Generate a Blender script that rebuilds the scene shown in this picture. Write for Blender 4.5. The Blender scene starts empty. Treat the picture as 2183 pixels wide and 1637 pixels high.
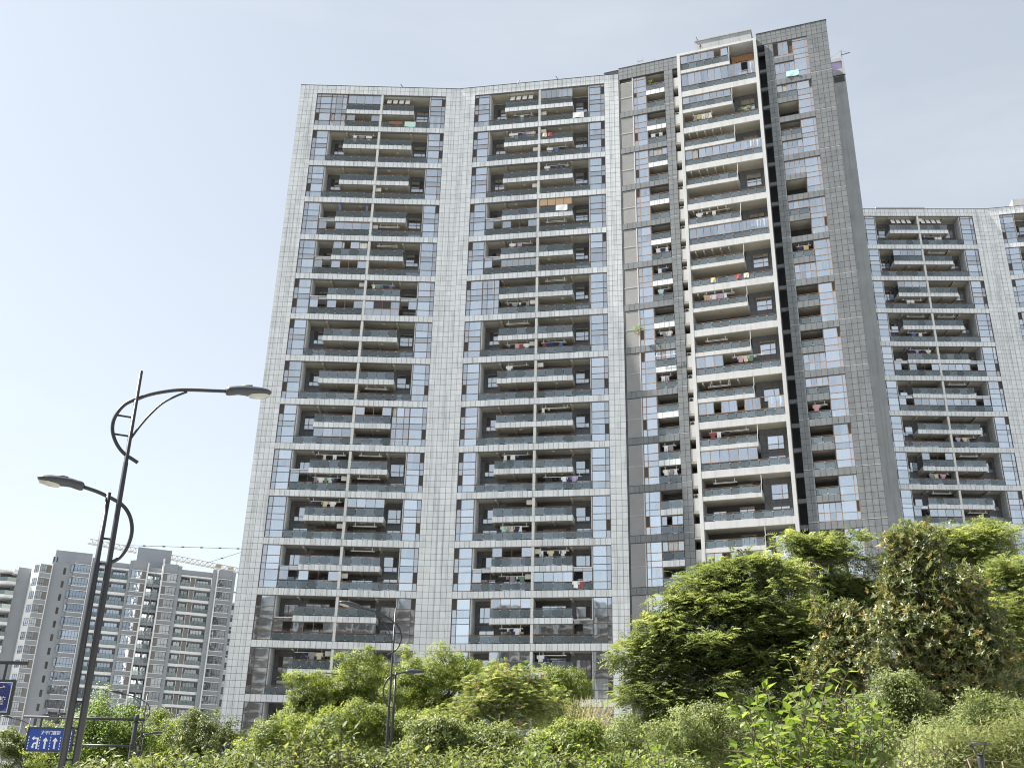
import bpy, math, random
import numpy as np
from mathutils import Matrix, Vector

rnd = random.Random(7)
nrg = np.random.default_rng(7)
scene = bpy.context.scene
coll = scene.collection

# ------------------------------------------------------------------ camera
EYE = 1.6
FPX, PITCH, ROLL = 2211.3, math.radians(23.408), math.radians(1.445)
PW, PH = 2183.0, 1637.0
_cp, _sp, _cr, _sr = math.cos(PITCH), math.sin(PITCH), math.cos(ROLL), math.sin(ROLL)
_r0, _f0, _u0 = Vector((1, 0, 0)), Vector((0, _cp, _sp)), Vector((0, -_sp, _cp))
CX, CU, CF = _r0 * _cr + _u0 * _sr, _u0 * _cr - _r0 * _sr, _f0
cam_data = bpy.data.cameras.new("camera")
cam = bpy.data.objects.new("camera", cam_data)
coll.objects.link(cam)
_m = Matrix((CX, CU, -CF)).transposed().to_4x4()
_m.translation = Vector((0, 0, EYE))
cam.matrix_world = _m
cam_data.sensor_width = 36.0
cam_data.lens = FPX / PW * 36.0
cam_data.clip_start = 0.1
cam_data.clip_end = 3000.0
scene.camera = cam

# ------------------------------------------------------------------ light
SUN_EL, SUN_AZ = math.radians(52.0), math.radians(-82.5)   # azimuth measured from +Y towards +X
SUN = Vector((math.sin(SUN_AZ) * math.cos(SUN_EL), math.cos(SUN_AZ) * math.cos(SUN_EL), math.sin(SUN_EL)))
world = bpy.data.worlds.new("World")
scene.world = world
world.use_nodes = True
wn = world.node_tree
wn.nodes.clear()
w_out = wn.nodes.new("ShaderNodeOutputWorld")
w_bg = wn.nodes.new("ShaderNodeBackground")
w_sky = wn.nodes.new("ShaderNodeTexSky")
w_sky.sky_type = 'NISHITA'
w_sky.sun_disc = False
w_sky.sun_elevation = SUN_EL
w_sky.sun_rotation = SUN_AZ
w_sky.altitude = 50.0
w_sky.air_density = 1.0
w_sky.dust_density = 0.7
w_sky.ozone_density = 1.2
w_hsv = wn.nodes.new("ShaderNodeHueSaturation")      # thin summer haze: the whole sky a little greyer
w_hsv.inputs["Saturation"].default_value = 0.46
w_hsv.inputs["Hue"].default_value = 0.488
wn.links.new(w_sky.outputs[0], w_hsv.inputs["Color"])
# thin cirrus
w_tc = wn.nodes.new("ShaderNodeTexCoord")
w_map = wn.nodes.new("ShaderNodeMapping")
w_map.inputs["Scale"].default_value = (1.2, 2.6, 5.0)
w_noise = wn.nodes.new("ShaderNodeTexNoise")
w_noise.inputs["Scale"].default_value = 1.6
w_noise.inputs["Detail"].default_value = 6.0
w_noise.inputs["Roughness"].default_value = 0.6
w_ramp = wn.nodes.new("ShaderNodeMapRange")
w_ramp.inputs[1].default_value = 0.45
w_ramp.inputs[2].default_value = 0.8
w_ramp.inputs[3].default_value = 0.34
w_ramp.inputs[4].default_value = 0.72
w_mix = wn.nodes.new("ShaderNodeMixRGB")
w_mix.inputs[2].default_value = (3.75, 4.0, 4.35, 1)
wn.links.new(w_tc.outputs["Generated"], w_map.inputs[0])
wn.links.new(w_map.outputs[0], w_noise.inputs["Vector"])
wn.links.new(w_noise.outputs[0], w_ramp.inputs[0])
wn.links.new(w_ramp.outputs[0], w_mix.inputs[0])
wn.links.new(w_hsv.outputs[0], w_mix.inputs[1])
wn.links.new(w_mix.outputs[0], w_bg.inputs[0])
w_bg.inputs[1].default_value = 0.056
wn.links.new(w_bg.outputs[0], w_out.inputs[0])

sun_data = bpy.data.lights.new("sun", 'SUN')
sun_data.energy = 5.0
sun_data.angle = math.radians(0.5)
sun_data.color = (1.0, 0.955, 0.885)
sun = bpy.data.objects.new("sun", sun_data)
coll.objects.link(sun)
sun.location = (-60, 40, 160)
sun.rotation_euler = SUN.to_track_quat('Z', 'Y').to_euler()

scene.view_settings.view_transform = 'Standard'
scene.view_settings.look = 'None'
scene.view_settings.gamma = 1.0
scene.view_settings.use_curve_mapping = False
scene.view_settings.exposure = 1.95
scene.cycles.max_bounces = 8
scene.cycles.diffuse_bounces = 4
scene.cycles.glossy_bounces = 4
scene.cycles.transmission_bounces = 4
scene.cycles.transparent_max_bounces = 12
scene.cycles.caustics_reflective = False
scene.cycles.caustics_refractive = False
scene.cycles.use_denoising = True
scene.cycles.pixel_filter_type = 'BLACKMAN_HARRIS'
scene.cycles.filter_width = 1.1

# ------------------------------------------------------------------ pixels -> world
def ray(px, py):
    return CF + CX * ((px - PW / 2) / FPX) - CU * ((py - PH / 2) / FPX)

def at(px, py, dist):
    """the point seen at photo pixel (px, py), DIST metres ahead of the camera along +Y"""
    d = ray(px, py)
    p = d * (dist / d.y)
    return Vector((p.x, p.y, p.z + EYE))

def mpp(p):
    return (p - Vector((0, 0, EYE))).dot(CF) / FPX

def pix(p):
    q = p - Vector((0, 0, EYE))
    d = q.dot(CF)
    return PW / 2 + FPX * q.dot(CX) / d, PH / 2 - FPX * q.dot(CU) / d

# ------------------------------------------------------------------ materials
MATS = {}
def _nodes(name):
    m = bpy.data.materials.new(name)
    m.use_nodes = True
    t = m.node_tree
    b = t.nodes["Principled BSDF"]
    return m, t, b

def mk(name, col, rough=0.6, metal=0.0, var=0.0, noise=0.0, nscale=3.0, stretch=(1, 1, 1), bump=0.0, bscale=40.0,
       spec=0.5, streak=0.0, attr=0.0):
    """var: tone shift per object; attr: tone shift by the face attribute 'tone'; noise: mottling; streak: rain streaks"""
    m, t, b = _nodes(name)
    N, L = t.nodes.new, t.links.new
    b.inputs["Roughness"].default_value = rough
    b.inputs["Metallic"].default_value = metal
    b.inputs["Specular IOR Level"].default_value = spec
    b.inputs["Base Color"].default_value = (*col, 1)
    fac = None
    def add(x):
        nonlocal fac
        if fac is None:
            fac = x
        else:
            a = N("ShaderNodeMath"); a.operation = 'ADD'
            L(fac, a.inputs[0]); L(x, a.inputs[1]); fac = a.outputs[0]
    def ranged(sock, amp, lo=0.0, hi=1.0):
        r = N("ShaderNodeMapRange")
        r.inputs[1].default_value = lo; r.inputs[2].default_value = hi
        r.inputs[3].default_value = -amp; r.inputs[4].default_value = amp
        L(sock, r.inputs[0]); return r.outputs[0]
    geo = None
    if noise or streak or bump:
        geo = N("ShaderNodeNewGeometry")
    if var:
        oi = N("ShaderNodeObjectInfo"); add(ranged(oi.outputs["Random"], var))
    if attr:
        at_ = N("ShaderNodeAttribute"); at_.attribute_name = "tone"
        mm = N("ShaderNodeMath"); mm.operation = 'MULTIPLY'; mm.inputs[1].default_value = attr
        L(at_.outputs["Fac"], mm.inputs[0]); add(mm.outputs[0])
    if noise:
        mp = N("ShaderNodeMapping"); mp.inputs["Scale"].default_value = stretch
        L(geo.outputs["Position"], mp.inputs[0])
        nt = N("ShaderNodeTexNoise"); nt.inputs["Scale"].default_value = nscale
        nt.inputs["Detail"].default_value = 7.0; nt.inputs["Roughness"].default_value = 0.62
        L(mp.outputs[0], nt.inputs["Vector"]); add(ranged(nt.outputs[0], noise, 0.25, 0.75))
    if streak:
        mp = N("ShaderNodeMapping"); mp.inputs["Scale"].default_value = (2.2, 2.2, 0.07)
        L(geo.outputs["Position"], mp.inputs[0])
        nt = N("ShaderNodeTexNoise"); nt.inputs["Scale"].default_value = 1.3
        nt.inputs["Detail"].default_value = 6.0; nt.inputs["Roughness"].default_value = 0.7
        L(mp.outputs[0], nt.inputs["Vector"])
        r = N("ShaderNodeMapRange")
        r.inputs[1].default_value = 0.5; r.inputs[2].default_value = 0.72
        r.inputs[3].default_value = 0.0; r.inputs[4].default_value = -streak
        L(nt.outputs[0], r.inputs[0]); add(r.outputs[0])
    if fac is not None:
        one = N("ShaderNodeMath"); one.operation = 'ADD'; one.inputs[1].default_value = 1.0
        L(fac, one.inputs[0])
        mul = N("ShaderNodeVectorMath"); mul.operation = 'SCALE'
        mul.inputs[0].default_value = col
        L(one.outputs[0], mul.inputs["Scale"]); L(mul.outputs[0], b.inputs["Base Color"])
    if bump:
        nt = N("ShaderNodeTexNoise"); nt.inputs["Scale"].default_value = bscale
        nt.inputs["Detail"].default_value = 4.0
        L(geo.outputs["Position"], nt.inputs["Vector"])
        bp = N("ShaderNodeBump"); bp.inputs["Strength"].default_value = bump; bp.inputs["Distance"].default_value = 0.02
        L(nt.outputs[0], bp.inputs["Height"]); L(bp.outputs[0], b.inputs["Normal"])
    MATS[name] = m
    return m

mk("white_tile", (0.62, 0.635, 0.645), rough=0.42, var=0.06, attr=0.06, noise=0.10, nscale=0.5, streak=0.42)
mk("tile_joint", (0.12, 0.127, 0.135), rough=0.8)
mk("grey_tile", (0.138, 0.148, 0.155), rough=0.5, var=0.08, attr=0.08, noise=0.16, nscale=1.2, streak=0.24)
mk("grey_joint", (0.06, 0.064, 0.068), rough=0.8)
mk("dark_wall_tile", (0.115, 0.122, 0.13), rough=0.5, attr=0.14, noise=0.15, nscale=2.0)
mk("ceiling_paint", (0.40, 0.375, 0.315), rough=0.8, noise=0.12, nscale=0.8, var=0.05)
mk("white_paint", (0.41, 0.415, 0.415), rough=0.65, noise=0.08, nscale=0.8, streak=0.28)
mk("light_render", (0.60, 0.595, 0.57), rough=0.7, noise=0.10, nscale=0.9, streak=0.12)
mk("bronze_frame", (0.115, 0.078, 0.055), rough=0.4, var=0.1)
mk("tan_frame", (0.24, 0.15, 0.09), rough=0.45, var=0.15)
mk("handrail", (0.13, 0.075, 0.048), rough=0.4)
mk("louvre_metal", (0.33, 0.33, 0.325), rough=0.55, noise=0.08, nscale=0.7)
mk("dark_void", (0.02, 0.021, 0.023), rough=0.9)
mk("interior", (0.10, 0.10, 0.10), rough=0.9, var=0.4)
mk("screen_mesh", (0.045, 0.04, 0.037), rough=0.5, var=0.4)
mk("curtain", (0.70, 0.70, 0.68), rough=0.9, var=0.18)
mk("grey_render", (0.31, 0.325, 0.335), rough=0.8, noise=0.14, nscale=0.5, streak=0.34)
mk("concrete", (0.30, 0.295, 0.285), rough=0.85, noise=0.15, nscale=0.8, streak=0.3)
mk("black_trim", (0.02, 0.02, 0.022), rough=0.5)
mk("roof_felt", (0.14, 0.14, 0.14), rough=0.9, noise=0.2)
mk("steel_clip", (0.75, 0.76, 0.77), rough=0.3, metal=0.6)
mk("white_metal", (0.78, 0.78, 0.77), rough=0.4)
mk("ac_white", (0.62, 0.60, 0.55), rough=0.5, var=0.15)
mk("brick_wall", (0.36, 0.20, 0.10), rough=0.85, noise=0.35, nscale=6)
mk("bamboo", (0.48, 0.33, 0.20), rough=0.7, noise=0.12, nscale=30, stretch=(1, 1, 8))
mk("far_render", (0.255, 0.272, 0.295), rough=0.85, noise=0.06, nscale=0.3, bump=0.2, bscale=6)
mk("far_white", (0.63, 0.64, 0.645), rough=0.75, noise=0.06, nscale=0.4, streak=0.1)
mk("far_louvre", (0.15, 0.14, 0.13), rough=0.6, var=0.08)
mk("far_frame", (0.06, 0.062, 0.068), rough=0.5)
mk("lamp_metal", (0.028, 0.030, 0.035), rough=0.42, noise=0.15, nscale=3.0, metal=0.2)
mk("lamp_head_grey", (0.045, 0.05, 0.057), rough=0.5, metal=0.1)
mk("lamp_lens", (0.42, 0.41, 0.36), rough=0.2)
mk("post_metal", (0.032, 0.034, 0.038), rough=0.45, noise=0.2, nscale=4)
mk("sign_blue", (0.01, 0.055, 0.30), rough=0.45, noise=0.10, nscale=2.0)
mk("banner_blue", (0.018, 0.022, 0.145), rough=0.5, noise=0.05)
mk("banner_light_blue", (0.03, 0.13, 0.50), rough=0.5)
mk("sign_white", (0.80, 0.80, 0.80), rough=0.5)
mk("crane_steel", (0.38, 0.33, 0.27), rough=0.6)
mk("cable", (0.12, 0.12, 0.12), rough=0.6)
mk("bark", (0.085, 0.066, 0.048), rough=0.9, noise=0.35, nscale=5, stretch=(3, 3, 0.6), bump=0.5, bscale=12)
mk("pale_bark", (0.24, 0.19, 0.13), rough=0.9, noise=0.3, nscale=6, stretch=(3, 3, 0.6))
mk("dry_twig", (0.30, 0.24, 0.14), rough=0.9, var=0.2)
mk("bounce_ground", (0.26, 0.262, 0.25), rough=0.95, noise=0.4, nscale=0.6, bump=0.4, bscale=8)  # unseen ground, made pale to bounce sunlight up onto the facades
mk("asphalt", (0.05, 0.05, 0.052), rough=0.9, noise=0.2, nscale=2.0, bump=0.3, bscale=30)
mk("paving", (0.34, 0.33, 0.31), rough=0.85, noise=0.15, nscale=1.2)
mk("road_paint", (0.75, 0.75, 0.72), rough=0.7)
CLOTH = dict(white=(0.78, 0.78, 0.76), black=(0.025, 0.025, 0.03), red=(0.28, 0.07, 0.07), pink=(0.60, 0.34, 0.39), yellow=(0.58, 0.45, 0.20),
             blue=(0.10, 0.16, 0.33), grey=(0.28, 0.28, 0.30), mint=(0.50, 0.68, 0.62), brown=(0.23, 0.11, 0.07), cream=(0.66, 0.58, 0.42),
             green=(0.16, 0.24, 0.17), lilac=(0.45, 0.38, 0.55), navy=(0.03, 0.04, 0.10), beige=(0.52, 0.43, 0.33), turquoise=(0.36, 0.62, 0.60))
for _k, _c in CLOTH.items():
    mk("cloth_" + _k, _c, rough=0.9)

def mk_glass(name, trans, gloss, fac, wave, diff=None, dfac=0.0, rough=0.02, wscale=0.9):
    m = bpy.data.materials.new(name); m.use_nodes = True
    t = m.node_tree; t.nodes.clear()
    N, L = t.nodes.new, t.links.new
    out = N("ShaderNodeOutputMaterial"); mix = N("ShaderNodeMixShader")
    tr = N("ShaderNodeBsdfTransparent"); gl = N("ShaderNodeBsdfGlossy")
    tr.inputs[0].default_value = (*trans, 1); gl.inputs[0].default_value = (*gloss, 1)
    gl.inputs["Roughness"].default_value = rough
    rv = N("ShaderNodeMapRange"); rv.inputs[3].default_value = fac - .14; rv.inputs[4].default_value = fac + .14
    L(tr.outputs[0], mix.inputs[1]); L(gl.outputs[0], mix.inputs[2])
    last = mix.outputs[0]
    geo = N("ShaderNodeNewGeometry"); oi = N("ShaderNodeObjectInfo")
    nt = N("ShaderNodeTexNoise"); nt.inputs["Scale"].default_value = wscale; nt.inputs["Detail"].default_value = 1.5
    ad = N("ShaderNodeVectorMath"); ad.operation = 'MULTIPLY_ADD'
    ad.inputs[1].default_value = (9.0, 9.0, 9.0)
    cmb = N("ShaderNodeCombineXYZ")
    L(oi.outputs["Random"], rv.inputs[0]); L(rv.outputs[0], mix.inputs[0])
    L(oi.outputs["Random"], cmb.inputs[0]); L(oi.outputs["Random"], cmb.inputs[2])
    L(cmb.outputs[0], ad.inputs[0]); L(geo.outputs["Position"], ad.inputs[2])
    L(ad.outputs[0], nt.inputs["Vector"])
    bp = N("ShaderNodeBump"); bp.inputs["Strength"].default_value = 1.0; bp.inputs["Distance"].default_value = wave
    L(nt.outputs[0], bp.inputs["Height"]); L(bp.outputs[0], gl.inputs["Normal"])
    if diff:
        df = N("ShaderNodeBsdfDiffuse"); df.inputs[0].default_value = (*diff, 1)
        m2 = N("ShaderNodeMixShader"); m2.inputs[0].default_value = dfac
        L(last, m2.inputs[1]); L(df.outputs[0], m2.inputs[2]); last = m2.outputs[0]
    L(last, out.inputs[0])
    MATS[name] = m
    return m

mk_glass("window_glass", (0.88, 0.92, 0.95), (0.93, 0.97, 1.0), 0.56, 0.006, wscale=0.5)
mk_glass("enclosure_glass", (0.80, 0.85, 0.88), (0.92, 0.95, 0.98), 0.50, 0.008, wscale=0.55)
mk_glass("balcony_glass", (0.46, 0.51, 0.53), (0.66, 0.73, 0.78), 0.17, 0.010, diff=(0.18, 0.215, 0.23), dfac=0.42, rough=0.10)
mk_glass("far_glass", (0.35, 0.40, 0.45), (0.80, 0.86, 0.94), 0.42, 0.012, wscale=0.9)
mk_glass("far_rail_glass", (0.55, 0.62, 0.63), (0.7, 0.78, 0.8), 0.18, 0.01, diff=(0.22, 0.27, 0.28), dfac=0.4)

def mk_leaf(name, dark, mid, light, transl=0.48, rough=0.45, spec=0.35):
    m = bpy.data.materials.new(name); m.use_nodes = True
    t = m.node_tree; b = t.nodes["Principled BSDF"]
    N, L = t.nodes.new, t.links.new
    a = N("ShaderNodeAttribute"); a.attribute_name = "tint"
    oi = N("ShaderNodeObjectInfo")
    cr = N("ShaderNodeValToRGB")
    e = cr.color_ramp.elements
    e[0].position = 0.0; e[0].color = (*dark, 1)
    e[1].position = 1.0; e[1].color = (*light, 1)
    k = e.new(0.5); k.color = (*mid, 1)
    L(a.outputs["Fac"], cr.inputs[0])
    L(cr.outputs[0], b.inputs["Base Color"])
    b.inputs["Roughness"].default_value = rough
    b.inputs["Specular IOR Level"].default_value = spec
    tr = N("ShaderNodeBsdfTranslucent")
    hs = N("ShaderNodeHueSaturation"); hs.inputs["Saturation"].default_value = 1.15; hs.inputs["Value"].default_value = 2.0
    hs.inputs["Hue"].default_value = 0.478
    L(cr.outputs[0], hs.inputs["Color"]); L(hs.outputs[0], tr.inputs[0])
    mx = N("ShaderNodeMixShader"); mx.inputs[0].default_value = transl
    L(b.outputs[0], mx.inputs[1]); L(tr.outputs[0], mx.inputs[2])
    L(mx.outputs[0], t.nodes["Material Output"].inputs[0])
    MATS[name] = m
    return m

mk_leaf("camphor_leaf", (0.055, 0.085, 0.02), (0.13, 0.175, 0.04), (0.22, 0.25, 0.08))
mk_leaf("ginkgo_leaf", (0.06, 0.10, 0.026), (0.105, 0.16, 0.042), (0.17, 0.215, 0.07))
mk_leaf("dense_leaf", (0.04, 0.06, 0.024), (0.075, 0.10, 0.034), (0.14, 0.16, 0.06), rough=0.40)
mk_leaf("pinnate_leaf", (0.05, 0.073, 0.03), (0.108, 0.142, 0.05), (0.215, 0.245, 0.09), rough=0.42, spec=0.4, transl=0.46)
mk_leaf("magnolia_leaf", (0.048, 0.068, 0.026), (0.14, 0.158, 0.056), (0.20, 0.155, 0.055), transl=0.28, rough=0.38, spec=0.5)
mk_leaf("shrub_leaf", (0.055, 0.082, 0.026), (0.125, 0.16, 0.056), (0.24, 0.26, 0.12))
mk_leaf("silk_leaf", (0.065, 0.095, 0.03), (0.13, 0.165, 0.056), (0.215, 0.235, 0.10))
mk_leaf("hedge_leaf", (0.034, 0.055, 0.014), (0.08, 0.11, 0.03), (0.19, 0.205, 0.08), rough=0.5, spec=0.3, transl=0.45)
mk_leaf("sapling_leaf", (0.045, 0.08, 0.017), (0.09, 0.135, 0.03), (0.165, 0.205, 0.06), rough=0.5, spec=0.3, transl=0.48)
mk_leaf("feather_leaf", (0.075, 0.10, 0.032), (0.135, 0.165, 0.058), (0.25, 0.255, 0.12))
mk("silk_blossom", (0.55, 0.25, 0.22), rough=0.9)
mk("cream_blossom", (0.70, 0.62, 0.42), rough=0.9)

# ------------------------------------------------------------------ mesh helpers
class MB:
    def __init__(s):
        s.v, s.f, s.mi, s.mats = [], [], [], []
    def m(s, mat):
        if mat not in s.mats:
            s.mats.append(mat)
        return s.mats.index(mat)
    def poly(s, pts, faces, mat):
        b = len(s.v); k = s.m(mat)
        s.v += [tuple(p) for p in pts]
        for f in faces:
            s.f.append([b + i for i in f]); s.mi.append(k)
    def box(s, x0, x1, y0, y1, z0, z1, mat, skip=()):
        P = [(x0, y0, z0), (x1, y0, z0), (x1, y1, z0), (x0, y1, z0), (x0, y0, z1), (x1, y0, z1), (x1, y1, z1), (x0, y1, z1)]
        F = dict(bot=(0, 3, 2, 1), top=(4, 5, 6, 7), front=(0, 1, 5, 4), right=(1, 2, 6, 5), back=(2, 3, 7, 6), left=(3, 0, 4, 7))
        s.poly(P, [F[k] for k in F if k not in skip], mat)
    def prism(s, pts, z0, z1, mat):
        """vertical prism over a plan polygon (counter-clockwise seen from above)"""
        n = len(pts)
        P = [(x, y, z0) for x, y in pts] + [(x, y, z1) for x, y in pts]
        F = [tuple(range(n - 1, -1, -1)), tuple(range(n, 2 * n))] + [(i, (i + 1) % n, n + (i + 1) % n, n + i) for i in range(n)]
        s.poly(P, F, mat)
    def tube(s, pts, rad, mat, sides=7, cap=True):
        pts = [Vector(p) for p in pts]
        if not hasattr(rad, '__len__'):
            rad = [rad] * len(pts)
        rings = []
        ref = None
        for i, p in enumerate(pts):
            d = (pts[min(i + 1, len(pts) - 1)] - pts[max(i - 1, 0)]).normalized()
            if ref is None:
                ref = d.orthogonal().normalized()
            a = (ref - d * ref.dot(d))
            a = a.normalized() if a.length > 1e-6 else d.orthogonal().normalized()
            ref = a
            c = d.cross(a)
            rings.append([p + (a * math.cos(2 * math.pi * k / sides) + c * math.sin(2 * math.pi * k / sides)) * rad[i] for k in range(sides)])
        P = [q for r in rings for q in r]
        F = []
        for i in range(len(pts) - 1):
            for k in range(sides):
                k2 = (k + 1) % sides
                F.append((i * sides + k, i * sides + k2, (i + 1) * sides + k2, (i + 1) * sides + k))
        if cap:
            F.append(tuple(range(sides - 1, -1, -1)))
            F.append(tuple((len(pts) - 1) * sides + k for k in range(sides)))
        s.poly(P, F, mat)
    def mesh(s, name, smooth=False):
        me = bpy.data.meshes.new(name)
        me.from_pydata(s.v, [], s.f)
        for mt in s.mats:
            me.materials.append(MATS[mt])
        if len(s.mats) > 1:
            me.polygons.foreach_set("material_index", s.mi)
        if smooth:
            me.polygons.foreach_set("use_smooth", [True] * len(me.polygons))
        me.update()
        return me

def T(x, y, z):
    return Matrix.Translation((x, y, z))

def link(name, data, parent=None, basis=None, **props):
    o = bpy.data.objects.new(name, data)
    coll.objects.link(o)
    if parent is not None:
        o.parent = parent
    if basis is not None:
        o.matrix_basis = basis
    for k, v in props.items():
        if v:
            o[k] = v
    return o

def thing(name, label, cat, loc=(0, 0, 0), rotz=0.0, group=None):
    return link(name, None, None, T(*loc) @ Matrix.Rotation(rotz, 4, 'Z'), label=label, category=cat, group=group)

CACHE = {}
def cached(key, fn):
    if key not in CACHE:
        CACHE[key] = fn()
    return CACHE[key]

def unit_box(w, d, h, mat):
    """box mesh centred in x and z, front face at y=0"""
    k = ("ub", round(w, 3), round(d, 3), round(h, 3), mat)
    def f():
        b = MB(); b.box(-w / 2, w / 2, 0, d, -h / 2, h / 2, mat)
        return b.mesh("piece")
    return cached(k, f)

def treeline(px):
    return 1490 if px < 590 else 1400 if px < 1310 else 1290 if px < 1560 else 1120

WORLD = {}
def parent_inv(o):
    if o.name not in WORLD:
        m, q = Matrix(), o
        while q is not None:
            m = q.matrix_basis @ m
            q = q.parent
        WORLD[o.name] = m.inverted()
    return WORLD[o.name]

class Pool:
    """alike pieces of one thing: the 300 that show largest become parts, the rest one part of kind 'stuff'"""
    def __init__(s, name, bld, limit=300):
        s.name, s.bld, s.limit, s.items = name, bld, limit, []
    def add(s, parent, pworld, loc, dims, mat, boost=1.0):
        w = pworld @ Vector(loc)
        px, py = pix(w)
        vis = 1.0 if (0 < px < PW and 0 < py < treeline(px)) else 0.02
        s.items.append((boost * vis * dims[0] * dims[2] / (w - Vector((0, 0, EYE))).length_squared, parent, pworld, loc, dims, mat))
    def flush(s):
        s.items.sort(key=lambda t: -t[0])
        for _, parent, pw, loc, (w, d, h), mat in s.items[:s.limit]:
            link(s.name, unit_box(w, d, h, mat), parent, parent_inv(parent) @ pw @ T(*loc))
        rest = s.items[s.limit:]
        if not rest:
            return
        inv = parent_inv(s.bld)
        V, F, MI, mats, tone = [], [], [], [], []
        for _, parent, pw, loc, (w, d, h), mat in rest:
            if mat not in mats:
                mats.append(mat)
            k = mats.index(mat)
            M = inv @ pw
            x, y, z = loc
            b = len(V)
            for dz in (-h / 2, h / 2):
                for dx, dy in ((-w / 2, 0), (w / 2, 0), (w / 2, d), (-w / 2, d)):
                    V.append(tuple(M @ Vector((x + dx, y + dy, z + dz))))
            for f in ((0, 3, 2, 1), (4, 5, 6, 7), (0, 1, 5, 4), (1, 2, 6, 5), (3, 0, 4, 7)):
                F.append([b + i for i in f]); MI.append(k)
            tone += [rnd.uniform(-1, 1)] * 5
        me = bpy.data.meshes.new(s.name)
        me.from_pydata(V, [], F)
        for mt in mats:
            me.materials.append(MATS[mt])
        me.polygons.foreach_set("material_index", MI)
        at_ = me.attributes.new("tone", 'FLOAT', 'FACE')
        at_.data.foreach_set("value", tone)
        me.update()
        link(s.name, me, s.bld, Matrix(), kind="stuff")

# ------------------------------------------------------------------ foliage
def _nrm(a):
    return a / np.maximum(np.linalg.norm(a, axis=1)[:, None], 1e-9)

def leaf_mesh(name, P, N, L, W, mat, D=None, tint=None, jit=0.45, fold=0.22, droop=0.25):
    """one folded four-point blade per row of P; N outward direction, D blade direction (random if None)"""
    n = len(P)
    N = _nrm(N + nrg.normal(size=(n, 3)) * jit)
    if D is None:
        D = nrg.normal(size=(n, 3)) + N * .3
        D[:, 2] -= droop
    D = D - N * (D * N).sum(1)[:, None] * .8
    D = _nrm(D)
    S = _nrm(np.cross(D, N))
    N2 = np.cross(S, D)
    s = nrg.uniform(.7, 1.25, size=(n, 1))
    Lw, Ww = L * s, W * s
    V = np.empty((n, 4, 3), np.float32)
    V[:, 0] = P
    V[:, 1] = P + D * Lw * .42 + S * Ww * .5 + N2 * Ww * fold
    V[:, 2] = P + D * Lw
    V[:, 3] = P + D * Lw * .42 - S * Ww * .5 + N2 * Ww * fold
    me = bpy.data.meshes.new(name)
    me.vertices.add(n * 4)
    me.vertices.foreach_set("co", V.ravel())
    me.loops.add(n * 6)
    base = (np.arange(n) * 4)[:, None]
    me.loops.foreach_set("vertex_index", (base + np.array([[0, 2, 1, 0, 3, 2]])).ravel().astype(np.int32))
    me.polygons.add(n * 2)
    me.polygons.foreach_set("loop_start", (np.arange(n * 2) * 3).astype(np.int32))
    me.polygons.foreach_set("loop_total", np.full(n * 2, 3, np.int32))
    if tint is None:
        tint = np.clip(nrg.normal(.48, .2, n), 0, 1)
    a = me.attributes.new("tint", 'FLOAT', 'FACE')
    a.data.foreach_set("value", np.repeat(tint, 2).astype(np.float32))
    me.materials.append(MATS[mat])
    me.update(calc_edges=True)
    return me

# ------------------------------------------------------------------ buildings
ORD = ["first", "second", "third", "fourth", "fifth", "sixth", "seventh", "eighth", "ninth", "tenth", "eleventh", "twelfth",
       "thirteenth", "fourteenth", "fifteenth", "sixteenth"]
ZB = 93.62 + EYE            # top of the first two-storey tier of the near towers

class Bld:
    def __init__(s, name, label, base):
        s.o = thing(name, label, "apartment building", base)
        s.inv = s.o.matrix_basis.inverted()
        s.tile = Pool("tile", s.o); s.pane = Pool("pane", s.o); s.glass = Pool("glass_panel", s.o)
        s.clip = MB()
    def flush(s):
        for p in (s.tile, s.pane, s.glass):
            p.flush()
        if s.clip.v:
            link("glass_clip", s.clip.mesh("glass_clip"), s.o, Matrix(), kind="stuff")

class Face:
    def __init__(s, bld, o, az, name):
        s.b, s.M, s.name = bld, T(*o) @ Matrix.Rotation(az, 4, 'Z'), name
        s.B = bld.inv @ s.M
        s.az = az
    def shifted(s, dy, dz=0.0):
        f = Face(s.b, s.M @ Vector((0, dy, dz)), s.az, s.name)
        return f
    def put(s, name, mesh, u=0.0, y=0.0, z=0.0, **kw):
        return link(name, mesh, s.b.o, s.B @ T(u, y, z), **kw)
    def w(s, u, y, z):
        return s.M @ Vector((u, y, z))
    def boxpart(s, name, u0, u1, y0, y1, z0, z1, mat, **kw):
        k = (name, round(u1 - u0, 3), round(y1 - y0, 3), round(z1 - z0, 3), mat)
        def f():
            b = MB(); b.box(0, u1 - u0, 0, y1 - y0, 0, z1 - z0, mat); return b.mesh(name)
        return s.put(name, cached(k, f), u0, y0, z0, **kw)

def tiles(F, u0, u1, z0, z1, mat, wt=0.65, ht=0.725, y=-0.03, gap=0.038, d=0.028, rows=None):
    """a field of facing tiles between u0..u1, z0..z1 with open joints; the wall behind shows in the joints"""
    n = max(1, round((u1 - u0) / wt)); w = (u1 - u0) / n
    r = rows or max(1, round((z1 - z0) / ht)); h = (z1 - z0) / r
    for j in range(r):
        for i in range(n):
            F.b.tile.add(F.b.o, F.M, (u0 + w * (i + .5) + 0, y + rnd.uniform(-.004, .004), z0 + h * (j + .5)), (round(w - gap, 3), d, round(h - gap, 3)), mat)

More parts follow.
